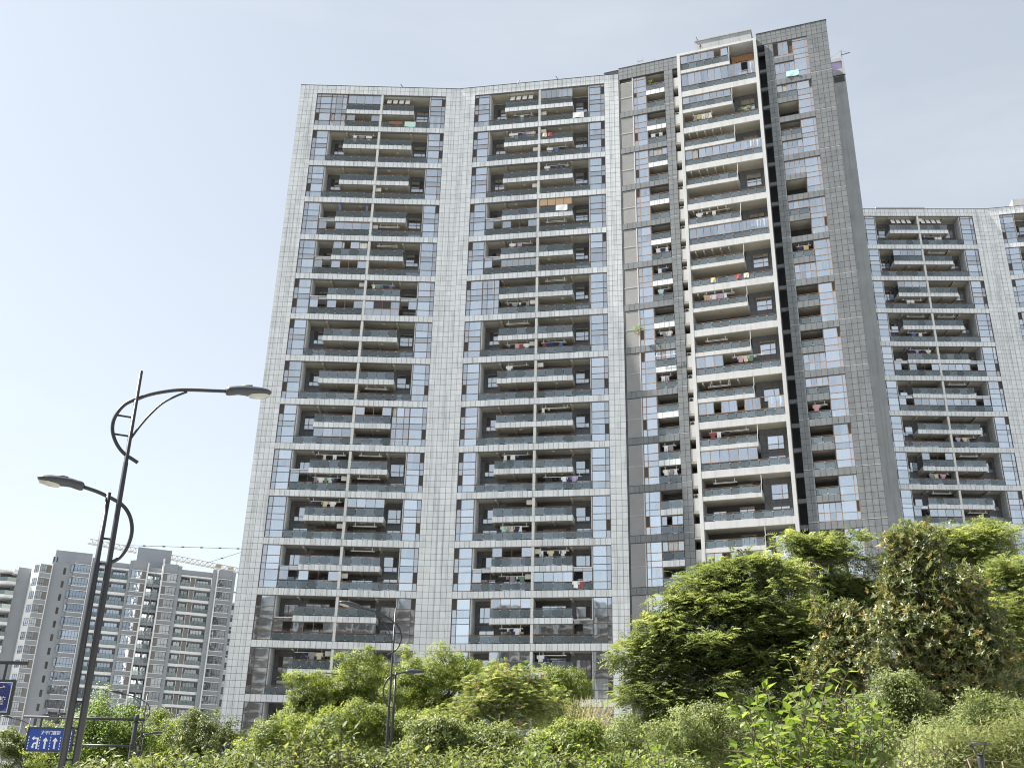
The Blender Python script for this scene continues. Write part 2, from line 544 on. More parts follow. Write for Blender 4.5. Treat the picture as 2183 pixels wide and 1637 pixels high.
def bars_mesh(cols, rows, mat, t=0.065, d=0.10, key=""):
    """window frame: verticals at cols (u), horizontals at rows (z, descending)"""
    def f():
        b = MB()
        for c in cols:
            b.box(c - t / 2, c + t / 2, 0, d, rows[-1] - t / 2, rows[0] + t / 2, mat)
        for r in rows:
            for a, c in zip(cols[:-1], cols[1:]):
                b.box(a + t / 2, c - t / 2, 0.006, d - 0.006, r - t / 2, r + t / 2, mat)
        return b.mesh("window")
    return cached(("bars", tuple(round(c, 3) for c in cols), tuple(round(r, 3) for r in rows), mat, t, d), f)

def window(F, name, u, z, cols, rows, y=0.07, mat="bronze_frame", glass="window_glass", skip=(), dark=(), t=0.065, d=0.10, boost=1.0, **kw):
    o = F.put(name, bars_mesh(cols, rows, mat, t, d), u, y, z, **kw)
    Wm = F.M @ T(u, y, z)
    for ri in range(len(rows) - 1):
        for ci in range(len(cols) - 1):
            if (ri, ci) in skip:
                continue
            w = cols[ci + 1] - cols[ci] - t; h = rows[ri] - rows[ri + 1] - t
            g = "screen_mesh" if (ri, ci) in dark else glass
            F.b.pane.add(o, Wm, ((cols[ci] + cols[ci + 1]) / 2, d * .45, (rows[ri] + rows[ri + 1]) / 2), (round(w, 3), 0.012, round(h, 3)), g, boost)
    return o

def curtain_mesh(w, h):
    def f():
        b = MB(); n = max(5, round(w / .085))
        P = []
        r2 = random.Random(int(w * 100 + h * 10))
        for i in range(n + 1):
            x = w * i / n
            yy = 0.045 * math.sin(i * 1.35) + 0.012 * r2.uniform(-1, 1)
            P += [(x, yy, 0), (x, yy, h)]
        b.poly(P, [(2 * i, 2 * i + 2, 2 * i + 3, 2 * i + 1) for i in range(n)], "curtain")
        return b.mesh("curtain")
    return cached(("curt", round(w, 2), round(h, 2)), f)

def curtain(F, u0, u1, z0, z1, y=0.24, p=0.85):
    if rnd.random() > p:
        return
    w = u1 - u0
    k = rnd.random()
    if k < 0.5:
        F.put("curtain", curtain_mesh(w, z1 - z0), u0, y, z0)
    elif k < 0.8:
        F.put("curtain", curtain_mesh(w * 0.42, z1 - z0), u0 + (0 if rnd.random() < .5 else w * .58), y, z0)
    else:
        F.put("curtain", curtain_mesh(w * 0.3, z1 - z0), u0, y, z0)
        F.put("curtain", curtain_mesh(w * 0.3, z1 - z0), u0 + w * .7, y, z0)

def railing(F, u0, u1, ztop, zbot, n, y=0.03, glass=True, skip=()):
    """glass balustrade: timber-brown handrail on slim posts, n glass panels with steel clips"""
    w = (u1 - u0) / n
    k = ("rail", round(u1 - u0, 3), n, round(ztop - zbot, 3))
    def f():
        b = MB()
        b.box(0, u1 - u0, -0.02, 0.06, -0.06, 0, "handrail")
        for i in range(n + 1):
            x = min(max(w * i, 0.02), u1 - u0 - 0.02)
            b.box(x - .018, x + .018, 0.035, 0.075, zbot - ztop, -0.06, "bronze_frame")
        return b.mesh("railing")
    F.put("railing", cached(k, f), u0, y, ztop)
    if not glass:
        return
    h = ztop - zbot - 0.17
    for i in range(n):
        if i in skip:
            continue
        F.b.glass.add(F.b.o, F.M, (u0 + w * (i + .5), y + .005, zbot + .06 + h / 2), (round(w - .05, 3), .014, round(h, 3)), "balcony_glass")
    c = F.b.clip
    mm = F.B
    for i in range(n + 1):
        for zz in (ztop - .19, zbot + .14):
            for dx in (-.055, .055):
                x = u0 + w * i + dx
                if u0 < x < u1:
                    P = [mm @ Vector((x + a, y + bb, zz + cc)) for a, bb, cc in ((-.022, -.012, -.03), (.022, -.012, -.03), (.022, -.012, .03), (-.022, -.012, .03), (-.022, .01, -.03), (.022, .01, -.03), (.022, .01, .03), (-.022, .01, .03))]
                    c.poly(P, [(0, 1, 2, 3), (1, 5, 6, 2), (4, 0, 3, 7), (3, 2, 6, 7), (4, 5, 1, 0)], "steel_clip")

# ---- washing, plants, mats: things of their own on the balconies
def cloth_mesh(kind, col, seed):
    def f():
        r = random.Random(seed * 31 + len(kind))
        b = MB()
        def sheet(x0, x1, z0, z1, nx=6, nz=5, taper=1.0):
            P = []
            for s in (0, 1):
                for j in range(nz + 1):
                    for i in range(nx + 1):
                        fx = i / nx; fz = j / nz
                        xx = (x0 + x1) / 2 + (fx - .5) * (x1 - x0) * (1 + (taper - 1) * fz)
                        P.append((xx, 0.03 * math.sin(fx * 7 + seed + fz * 2) * fz + s * .018, z1 + (z0 - z1) * fz + .02 * math.sin(fx * 5 + seed) * fz))
            k = (nx + 1) * (nz + 1); F = []
            for j in range(nz):
                for i in range(nx):
                    a = j * (nx + 1) + i
                    F.append((a, a + nx + 1, a + nx + 2, a + 1)); F.append((k + a, k + a + 1, k + a + nx + 2, k + a + nx + 1))
            for i in range(nx):
                F.append((i, i + 1, k + i + 1, k + i)); a = nz * (nx + 1) + i; F.append((a, k + a, k + a + 1, a + 1))
            for j in range(nz):
                a = j * (nx + 1); F.append((a, k + a, k + a + nx + 1, a + nx + 1)); a += nx; F.append((a, a + nx + 1, k + a + nx + 1, k + a))
            b.poly(P, F, "cloth_" + col)
        if kind == "shirt":
            sheet(-.24, .24, -.72, 0, taper=1.05); sheet(-.42, -.245, -.34, -.03, 3, 3, .8); sheet(.245, .42, -.34, -.03, 3, 3, .8)
        elif kind == "trousers":
            sheet(-.22, .22, -.3, 0, 5, 3); sheet(-.22, -.02, -.98, -.305, 3, 5, .9); sheet(.02, .22, -.98, -.305, 3, 5, .9)
        elif kind == "dress":
            sheet(-.16, .16, -.35, 0, 4, 3); sheet(-.16, .16, -.98, -.355, 6, 5, 2.0)
        elif kind == "towel":
            sheet(-.28, .28, -.62, 0)
        elif kind == "bedsheet":
            sheet(-.75, .75, -.85, 0, 12, 5)
        elif kind == "rug":
            sheet(-.95, .95, -.52, 0, 10, 4)
        elif kind == "socks":
            sheet(-.12, -.03, -.3, 0, 2, 3); sheet(.03, .12, -.3, 0, 2, 3)
        return b.mesh(kind)
    return cached(("cloth", kind, col, seed), f)

def garment(F, kind, col, u, y, z, where):
    M = F.M @ T(u, y, z)
    o = link(kind, cloth_mesh(kind, col, rnd.randrange(3)), None, M)
    o["label"] = f"{col} {kind} hung out on {where}"
    o["category"] = dict(shirt="clothing", trousers="clothing", dress="clothing", socks="clothing", bedsheet="linen", towel="linen", rug="rug")[kind]
    o["group"] = "washing hung out on the balconies"

def rail_thing(F, u0, u1, y, z, where, double=False, washing=False):
    k = ("dryrail", round(u1 - u0, 2), double)
    def f():
        b = MB()
        for yy in ((0, .28) if double else (0,)):
            b.box(0, u1 - u0, yy - .02, yy + .02, -.02, .02, "white_metal")
        b.box(.25, .29, .0, .28 if double else .04, .021, .42, "white_metal"); b.box(u1 - u0 - .29, u1 - u0 - .25, .0, .28 if double else .04, .021, .42, "white_metal")
        return b.mesh("drying_rail")
    o = link("drying_rail", cached(k, f), None, F.M @ T(u0, y, z), label=("white rail of washing on " if washing else "bare white drying rail on ") + where, category="drying rail", group="drying rails on the balconies")

PAL = ["white", "black", "navy", "grey", "pink", "red", "blue", "cream", "lilac", "yellow", "green", "mint"]
PALW = [8, 5, 4, 4, 1.5, .7, 1.5, 2, 1.5, .6, .6, .6]
def laundry(F, u0, u1, z, n, where, y=0.55, cols=None):
    w = u1 - u0
    a = u0 + w * rnd.uniform(.08, .22); e = u1 - w * rnd.uniform(.08, .2)
    rail_thing(F, a, e, y, z, where, rnd.random() < .4, True)
    used = set()
    x = a + .4
    k = 0
    while k < n and x < e - .3:
        for _ in range(30):
            kd = rnd.choices(["shirt", "trousers", "towel", "dress", "socks"], [6, 3, 3, 2, 2])[0]
            cl = cols[k % len(cols)] if cols else rnd.choices(PAL, PALW)[0]
            if (kd, cl) not in used:
                break
        if (kd, cl) in used:
            break
        used.add((kd, cl))
        garment(F, kd, cl, x, y - .012, z - .03, where)
        x += rnd.uniform(.5, 1.0) if n < 5 else rnd.uniform(.42, .62)
        k += 1

def pot_plant(F, u, y, z, where, label, size=.55, trailing=False):
    o = thing("potted_plant", label, "potted plant", F.M @ Vector((u, y, z)), F.az, "potted plants on the balconies")
    b = MB(); b.tube([(0, 0, 0), (0, 0, .28)], [.12, .17], "brick_wall", 10)
    link("pot", b.mesh("pot"), o)
    n = 240
    d = nrg.normal(size=(n, 3)); d /= np.linalg.norm(d, axis=1)[:, None]
    d[:, 2] = np.abs(d[:, 2]) * (.9 if not trailing else .4) - (.5 if trailing else 0)
    P = d * (nrg.random((n, 1)) ** .4) * size + np.array([0, 0, .45])
    link("foliage", leaf_mesh("foliage", P, d, .16, .07, "ginkgo_leaf"), o)

def tower_face(F, states, mods, full=True, lp=2.4, rp=2.1, base=-ZB, name=""):
    """one facade of a white tower. u runs right, y inwards, z up; z=0 is the top of the first tier"""
    uR = 17.94 if full else 8.9
    ROW = [0, -1.2, -2.1, -2.8, -4.05, -4.92]
    zbase = base
    # solid walls behind the facing
    F.boxpart("wall_pier", -lp, 0, 0, 2.4, zbase, 1.8, "tile_joint")
    if full:
        F.boxpart("wall_pier", 17.94, 17.94 + rp, 0, 2.4, zbase, 1.8, "tile_joint")
        F.boxpart("main_wall", -lp, 17.94 + rp, 2.45, 15, zbase, 1.3, "light_render")
        F.boxpart("roof", -lp + .3, 17.94 + rp - .3, 2.75, 14.7, 1.3, 1.36, "roof_felt")
        F.boxpart("parapet_coping", -lp - .04, 17.94 + rp, -.07, .35, 1.8, 1.86, "black_trim")
        F.boxpart("parapet_wall", 0, 17.94, 0, .35, .44, 1.8, "tile_joint")
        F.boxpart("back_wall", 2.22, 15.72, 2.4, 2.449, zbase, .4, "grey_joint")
    else:
        F.boxpart("main_wall", -lp, 14, 2.45, 15, zbase, 1.3, "light_render")
        F.boxpart("parapet_coping", -lp, 14, -.07, .35, 1.8, 1.86, "black_trim")
        F.boxpart("parapet_wall", 0, 14, 0, .35, .44, 1.8, "tile_joint")
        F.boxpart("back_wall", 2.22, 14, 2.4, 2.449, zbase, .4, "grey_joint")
    ztop = 1.8
    # facing tiles of piers and parapet
    zl = -5.8 * mods
    nrow = round((ztop - zl) / .725)
    tiles(F, -lp, 0, zl, ztop, "white_tile", rows=nrow)
    if full:
        tiles(F, 17.94, 17.94 + rp, zl, ztop, "white_tile", rows=nrow)
    tiles(F, 0, uR, .46, ztop, "white_tile", rows=2)
    # light facing on the recess cheeks, dark facing on the recess back
    ck = MB()
    for k in range(int(5.8 * mods / .725)):
        z1 = .4 - .725 * k
        ck.box(2.1, 2.22, .2, 1.28, z1 - .7, z1, "white_tile"); ck.box(2.1, 2.22, 1.31, 2.39, z1 - .7, z1, "white_tile")
        if full:
            ck.box(15.72, 15.84, .2, 1.28, z1 - .7, z1, "white_tile"); ck.box(15.72, 15.84, 1.31, 2.39, z1 - .7, z1, "white_tile")
    F.put("recess_cheek", ck.mesh("recess_cheek"), kind="stuff")
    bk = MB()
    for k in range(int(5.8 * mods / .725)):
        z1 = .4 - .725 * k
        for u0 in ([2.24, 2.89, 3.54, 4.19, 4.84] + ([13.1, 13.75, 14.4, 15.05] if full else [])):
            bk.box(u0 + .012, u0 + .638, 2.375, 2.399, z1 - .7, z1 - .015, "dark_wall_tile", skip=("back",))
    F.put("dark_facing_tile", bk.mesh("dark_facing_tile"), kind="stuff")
    for m in range(mods):
        zt = -5.8 * m
        ex = .44 if m == 0 else 0.0
        st = states.get(m + 1, {})
        tier = ORD[m]
        def where(slot):
            return f"the {tier} tier's {dict(u='upper', l='lower')[slot[0]]} {dict(L='left', R='right')[slot[1]]} balcony, {F.name}"
        # band under the tier, deck and beams
        def fb():
            b = MB(); b.box(0, uR, 0, .40, -5.8, -4.95, "tile_joint"); return b.mesh("floor_band")
        F.put("floor_band", cached(("fb", uR), fb), z=zt)
        tiles(F, 0, uR, zt - 5.76, zt - 4.96, "white_tile", rows=1, wt=.6)
        def dk():
            b = MB(); b.box(.02, uR if full else 14, .4, 2.395, -5.65, -5.15, "ceiling_paint")
            return b.mesh("balcony_deck")
        F.put("balcony_deck", cached(("dk", uR), dk), z=zt)
        if m == 0:
            F.boxpart("ceiling", .02, uR if full else 14, .35, 2.395, .45, .6, "ceiling_paint")
        for u in ((4.45, 13.3) if full else (4.45,)):
            F.boxpart("beam", u, u + .22, .36, 2.37, zt + ex - .12, zt + ex + .149 - (0 if m == 0 else 0), "ceiling_paint")
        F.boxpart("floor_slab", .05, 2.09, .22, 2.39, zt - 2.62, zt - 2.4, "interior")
        if full:
            F.boxpart("floor_slab", 15.86, uR - .05, .22, 2.39, zt - 2.62, zt - 2.4, "interior")
        # bay windows
        rows = ([.40] if m == 0 else []) + ROW
        r0 = 1 if m == 0 else 0
        def pick():
            return {(r, 0) for r in (r0, r0 + 3) if rnd.random() < .36}
        window(F, "bay_window", 0.0, zt, [.035, .55, 2.07], rows, dark=pick())
        for a, c in ((-2.1, 0), (-4.92, -2.8)):
            curtain(F, .6, 2.0, zt + a + .05, zt + c - .05)
        if full:
            window(F, "bay_window", 15.88, zt, [.0, 1.55, 2.03], rows, dark={(r, 1) for r, _ in pick()})
            for a, c in ((-2.1, 0), (-4.92, -2.8)):
                curtain(F, 15.95, 17.4, zt + a + .05, zt + c - .05)
        # two-storey extension of the bay over the end of the balcony
        if "xL" in st:
            dk_ = {(r0 + 3, 0), (r0 + 3, 2)} if m == 0 else set()
            window(F, "bay_window", 2.12, zt, [0, .62, 1.5, 2.12], rows, y=.075, skip=dk_, mat="bronze_frame")
            curtain(F, 2.2, 4.2, zt - 2.1, zt, y=.3, p=1); curtain(F, 2.2, 4.2, zt - 4.9, zt - 2.85, y=.3, p=1)
            for c_, sg in (((.05, 1), (2.07, -1)) if m == 0 else ()):
                leafw = F.put("open_casement", bars_mesh([0, .5], [0, -1.15], "tan_frame", .05, .05), 2.12 + c_, .05, zt - 2.85)
                leafw.matrix_basis = leafw.matrix_basis @ Matrix.Rotation(math.radians(-65 if sg > 0 else -115), 4, 'Z')
        if "xR" in st:
            window(F, "bay_window", 13.72, zt, [0, .55, 1.45, 2.1], rows, y=.075, skip={(0, 0)})
            curtain(F, 13.8, 15.7, zt - 2.1, zt, y=.3, p=1)
        # tray of the upper balcony
        t1 = 13.64 if full else uR
        def tr():
            b = MB()
            b.box(4.28, t1, 0, .14, -2.87, -2.17, "tile_joint")
            b.box(4.28, t1, .14, 2.395, -2.72, -2.5, "ceiling_paint")
            b.box(4.28, 4.5, .141, 2.39, -2.87, -2.721, "ceiling_paint"); b.box(4.28, 4.42, .141, 2.39, -2.499, -2.18, "white_tile")
            if full:
                b.box(t1 - .22, t1, .141, 2.39, -2.87, -2.721, "ceiling_paint"); b.box(t1 - .14, t1, .141, 2.39, -2.499, -2.18, "white_tile")
                b.box(11.2, 11.42, .141, 2.39, -2.85, -2.721, "ceiling_paint")
            b.box(6.4, 6.62, .141, 2.39, -2.85, -2.721, "ceiling_paint")
            b.box(8.8, 9.3, .141, 2.39, -2.86, -2.721, "ceiling_paint")
            return b.mesh("balcony_tray")
        F.put("balcony_tray", cached(("tray", t1), tr), z=zt)
        tiles(F, 4.28, t1, zt - 2.86, zt - 2.18, "white_tile", rows=1, wt=.64)
        # pillar between the two flats and the party wall behind it
        if full:
            F.boxpart("pillar", 8.92, 9.23, .04, .42, zt - 2.17, zt + ex, "light_render")
            F.boxpart("pillar", 8.92, 9.23, .04, .42, zt - 4.95, zt - 2.87, "light_render")
            F.boxpart("party_wall", 9.0, 9.15, .42, 2.37, zt - 5.15, zt - 2.87, "light_render")
            F.boxpart("party_wall", 9.0, 9.15, .42, 2.37, zt - 2.5, zt + ex, "light_render")
        else:
            F.boxpart("pillar", 8.92, 9.23, .04, .42, zt - 4.95, zt + ex, "light_render")
        # windows and doors in the recess back
        L = [(2.75, 1)] + ([(13.75, -1)] if full else [])
        for u, sg in L:
            cc = [0, .5, 1.6] if sg > 0 else [0, 1.1, 1.6]
            window(F, "recess_window", u, zt, cc, [-.55, -1.75, -2.3], y=2.29, mat="bronze_frame", dark={(0, 0 if sg > 0 else 1)} if rnd.random() < .5 else set(), boost=.3)
            window(F, "balcony_door", u, zt, [0, .8, 1.7], [-3.15, -3.6, -5.12], y=2.29, mat="bronze_frame", boost=.3)
        for u in ((5.2, 9.9) if full else (5.2,)):
            window(F, "sliding_door", u, zt, [0, .9, 1.8, 2.7], [-.35, -2.45], y=2.30, mat="bronze_frame", boost=.2)
            window(F, "sliding_door", u, zt, [0, .9, 1.8, 2.7], [-3.15, -5.12], y=2.30, mat="bronze_frame", boost=.2)
        # the four balconies
        slots = dict(uL=(4.35, 8.92, -1.12, -2.17, 4, -.02 + ex), lL=(2.15, 8.92, -4.0, -4.93, 6, -2.89))
        if full:
            slots.update(uR=(9.23, 13.58, -1.12, -2.17, 4, -.02 + ex), lR=(9.23, 15.8, -4.0, -4.93, 6, -2.89))
        for k, (a, c, zr, zb_, n, zc) in slots.items():
            code = st.get(k, "")
            C_ = code.split(",")
            aa, cc = a, c
            if k == "lL" and "xL" in st: aa = 4.28; n = 4
            if k == "uL" and "xL" in st: aa = 4.30
            if k == "lR" and "xR" in st: cc = 13.7; n = 4
            fullg = "f" in C_
            if not fullg:
                railing(F, aa, cc, zt + zr, zt + zb_, n)
            inner = (max(aa, 4.4), min(cc, 13.6))
            g = [x for x in C_ if x[:1] == "g" or x == "f"]
            if g:
                np_ = 6 if g[0] == "g6" else 4
                zlow = (zr + .03) if not fullg else zb_
                cols_ = [i * (inner[1] - inner[0]) / np_ for i in range(np_ + 1)]
                rws = [zc, zr + .05] if not fullg else [zc, zr + .05, zb_ + .03]
                sk = {(0, 1), (0, 2)} if g[0] == "g2" else {(0, 1), (0, 3)} if g[0] == "gp" else set()
                dkk = {(0, 1), (0, 2)} if fullg else set()
                window(F, "balcony_glazing", inner[0], zt, cols_, rws, y=.13, mat="tan_frame" if rnd.random() < .5 else "bronze_frame", glass="enclosure_glass", skip=sk, dark=dkk, t=.05, d=.07)
                if rnd.random() < .6 or fullg:
                    curtain(F, inner[0] + .1, inner[1] - .1, zt + zlow, zt + zc, y=.42, p=.7 if not fullg else 1)
            if "e" in C_ or fullg:
                e0, e1 = (2.18, 4.26) if k == "lL" else (13.68, 15.8)
                skp = {(1, 1)} if k == "lL" else {(1, 0)}
                window(F, "balcony_glazing", e0, zt, [0, (e1 - e0) / 2, e1 - e0], [-2.45, -2.85, zr + .05], y=.13, mat="bronze_frame", glass="enclosure_glass", skip=skp, t=.05, d=.07)
                F.boxpart("glazing_roof", e0 - .02, e1 + .02, .06, 2.3, zt - 2.44, zt - 2.38, "white_metal")
            if "b" in C_:
                for i in range(4):
                    F.boxpart("bamboo_blind", inner[0] + .05 + i * 1.06, inner[0] + 1.06 + i * 1.06, .1, .13, zt - 1.0, zt - .04, "bamboo")
            if "s" in C_:
                for i in range(4):
                    o_ = F.boxpart("skylight_panel", inner[0] + .5 + i * .85, inner[0] + 1.1 + i * .85, .3, .34, zt - .7, zt + .4, "white_metal")
                    o_.matrix_basis = o_.matrix_basis @ Matrix.Rotation(math.radians(-28), 4, 'X')
            if "k" in C_:
                for uu in (inner[0] + .2, inner[1] - .75):
                    F.boxpart("bundled_curtain", uu, uu + .3, .3, .42, zt - 1.1, zt - .08, "cloth_blue")
            zg = zt + (zc - .32)
            if rnd.random() < .45 and not g:
                def disc():
                    q = MB(); q.tube([(0, 0, -.05), (0, 0, .0)], [.19, .22], "ac_white", 14); return q.mesh("ceiling_light")
                F.put("ceiling_light", cached("disc", disc), rnd.uniform(inner[0] + 1.2, inner[1] - 1.2), 1.1, zt + (.449 if m == 0 and k[0] == "u" else .149 if k[0] == "u" else -2.722))
            if rnd.random() < .16:
                F.boxpart("air_conditioner", (9.25 if k[1] == "R" else 8.2), (9.95 if k[1] == "R" else 8.9), .45, .75, zg - .35, zg + .2, "ac_white")
            for x in C_:
                if x[:1] == "w":
                    laundry(F, inner[0], inner[1], zg, int(x[1:]), where(k))
                elif x == "W":
                    laundry(F, inner[0], cc - .2, zg - .1, 9, where(k), y=.3)
                elif x == "r":
                    rail_thing(F, inner[0] + .8, inner[1] - .8, .5, zg, where(k), True)
                elif x == "t":
                    garment(F, "rug", "brown", inner[0] + 2.0, -.06, zt + zr - .02, where(k)); garment(F, "bedsheet", "mint", inner[0] + 4.0, -.06, zt + zr - .02, where(k))
                elif x == "q":
                    garment(F, "towel", "cream", inner[0] + .6, -.06, zt + zr - .02, where(k)); garment(F, "towel", "red", inner[0] + 1.35, -.06, zt + zr - .02, where(k))
                elif x == "p":
                    pot_plant(F, inner[1] - .5, .5, zt + zb_ + .55, where(k), "green bushy plant on " + where(k))
                elif x == "d":
                    garment(F, "bedsheet", "white", cc - 1.4, -.06, zt + zr - .02, where(k))
                elif x == "h":
                    rail_thing(F, max(aa, inner[1] - 2.0), cc - .3, -.25, zt + zr - .05, where(k))
                    garment(F, "shirt", "white", cc - 1.8, -.262, zt + zr - .08, where(k)); garment(F, "shirt", "red", cc - 1.2, -.262, zt + zr - .08, where(k))

# ---- near white tower: two wings meeting in a shallow valley
tower = Bld("apartment_tower", "white tiled high-rise of two angled wings left of the grey tower", (0, 118, 0))
FA = Face(tower, (-28.156, 117.036, 93.62 + EYE), math.radians(0.117), "white tower's left wing")
FB = Face(tower, (-6.121, 116.616, 93.60 + EYE), math.radians(-10.237), "white tower's right wing")
SA = {1: dict(xL=1, uL="g", uR="s", lL="g2", lR="t"), 2: dict(uL="w3"), 3: dict(uR="p"), 4: dict(uL="k", lL="g,e", lR="r"),
      5: dict(uL="gp", uR="r", lL="g2,e"), 6: dict(uR="w5", lL="g2,e", lR="f"), 7: dict(), 8: dict(lR="r"), 9: dict(xR=1, uR="g2", lL="g"),
      10: dict(uL="w4", uR="r", lL="e,w6", lR="r"), 11: dict(uL="w4", uR="g", lR="r"), 12: dict(lL="g2,e", uR="r"), 13: dict(lL="g2,e", lR="g"),
      14: dict(uL="w4", uR="g"), 15: dict()}
SB = {1: dict(uL="s", uR="g6", lL="w4", lR="d"), 2: dict(uL="w6", uR="q", lR="w4"), 3: dict(uR="w4,p"), 4: dict(uR="b,d", lL="g2,e", lR="r"),
      5: dict(uL="w2", lL="g6,e"), 6: dict(xL=1, uR="r", lL="w4", lR="p"), 7: dict(uL="r", lL="w5", lR="w6"), 8: dict(uL="w2"), 9: dict(uR="r,w2"),
      10: dict(uL="w4", lR="W"), 11: dict(lL="w5"), 12: dict(uL="g2", uR="w6", lL="e,w5", lR="g,e,h"), 13: dict(uL="g", lL="w6", lR="g6,e"),
      14: dict(uL="g", uR="r,w2", lL="w3"), 15: dict()}
tower_face(FA, SA, 16, lp=2.4, rp=2.1)
tower_face(FB, SB, 16, lp=2.05, rp=1.95)
tower.flush()

# ---- grey tower
grey = Bld("apartment_tower", "dark grey tiled high-rise with a white framed strip of balconies up its middle", (30, 106, 0))
FC = Face(grey, (32.653, 105.603, 93.71 + EYE), math.radians(-19.918), "grey tower")
FL = FC.shifted(.43)
FK = FC.shifted(8.0)
GB = -93.71 - EYE
FC.boxpart("main_wall", -20.45, 6.85, 2.6, 15, GB, 2.4, "grey_render")
FC.boxpart("main_wall", -22.9, -20.46, 1.6, 13, GB, 3.25, "grey_render")
FC.boxpart("parapet_coping", -22.9, -20.46, 1.5, 2.0, 3.25, 3.31, "black_trim")
tiles(FC.shifted(1.6), -22.9, -20.5, -.2, 3.2, "grey_tile", y=-.03)
FC.boxpart("back_wall", -20.4, 6.8, 2.45, 2.59, GB, 2.3, "grey_joint")
# left section
NM = 15
FL.boxpart("wall_pier", -14.35, -13.2, 0, 2.0, GB, 2.5, "grey_joint")
FL.boxpart("wall_pier", -20.55, -20.42, 0, 2.0, GB, 2.5, "grey_joint")
FL.boxpart("parapet_wall", -20.42, -14.35, 0, .4, .56, 2.5, "grey_joint")
FL.boxpart("parapet_wall", -13.2, -12.4, 0, .4, .56, 2.5, "grey_joint")
FL.boxpart("parapet_coping", -20.55, -12.4, -.06, .4, 2.5, 2.56, "black_trim")
FL.boxpart("ceiling", -20.4, -12.42, .4, 2.0, .57, .65, "ceiling_paint")
tiles(FL, -20.55, -14.35, .58, 2.5, "grey_tile", rows=3)
tiles(FL, -14.35, -12.42, .58, 2.5, "grey_tile", rows=3)
tiles(FL, -14.35, -13.2, -5.8 * NM, .56, "grey_tile", wt=.57, rows=8 * NM)
LEFT = {3: ("g", ""), 8: ("g,r", "w3"), 11: ("", "g"), 12: ("g", ""), 14: ("g", "")}
LW = {2: 1, 6: 1, 7: 1, 10: 1, 5: 1}
def louvre():
    b = MB()
    for i in range(58):
        z = -.06 - i * .0835
        b.poly([(0, .0, z - .068), (1.66, .0, z - .068), (1.66, .03, z), (0, .03, z), (0, .02, z - .072), (1.66, .02, z - .072), (1.66, .05, z - .004), (0, .05, z - .004)],
               [(0, 1, 2, 3), (7, 6, 5, 4), (0, 4, 5, 1), (3, 2, 6, 7)], "louvre_metal")
    return b.mesh("louvre_slat")
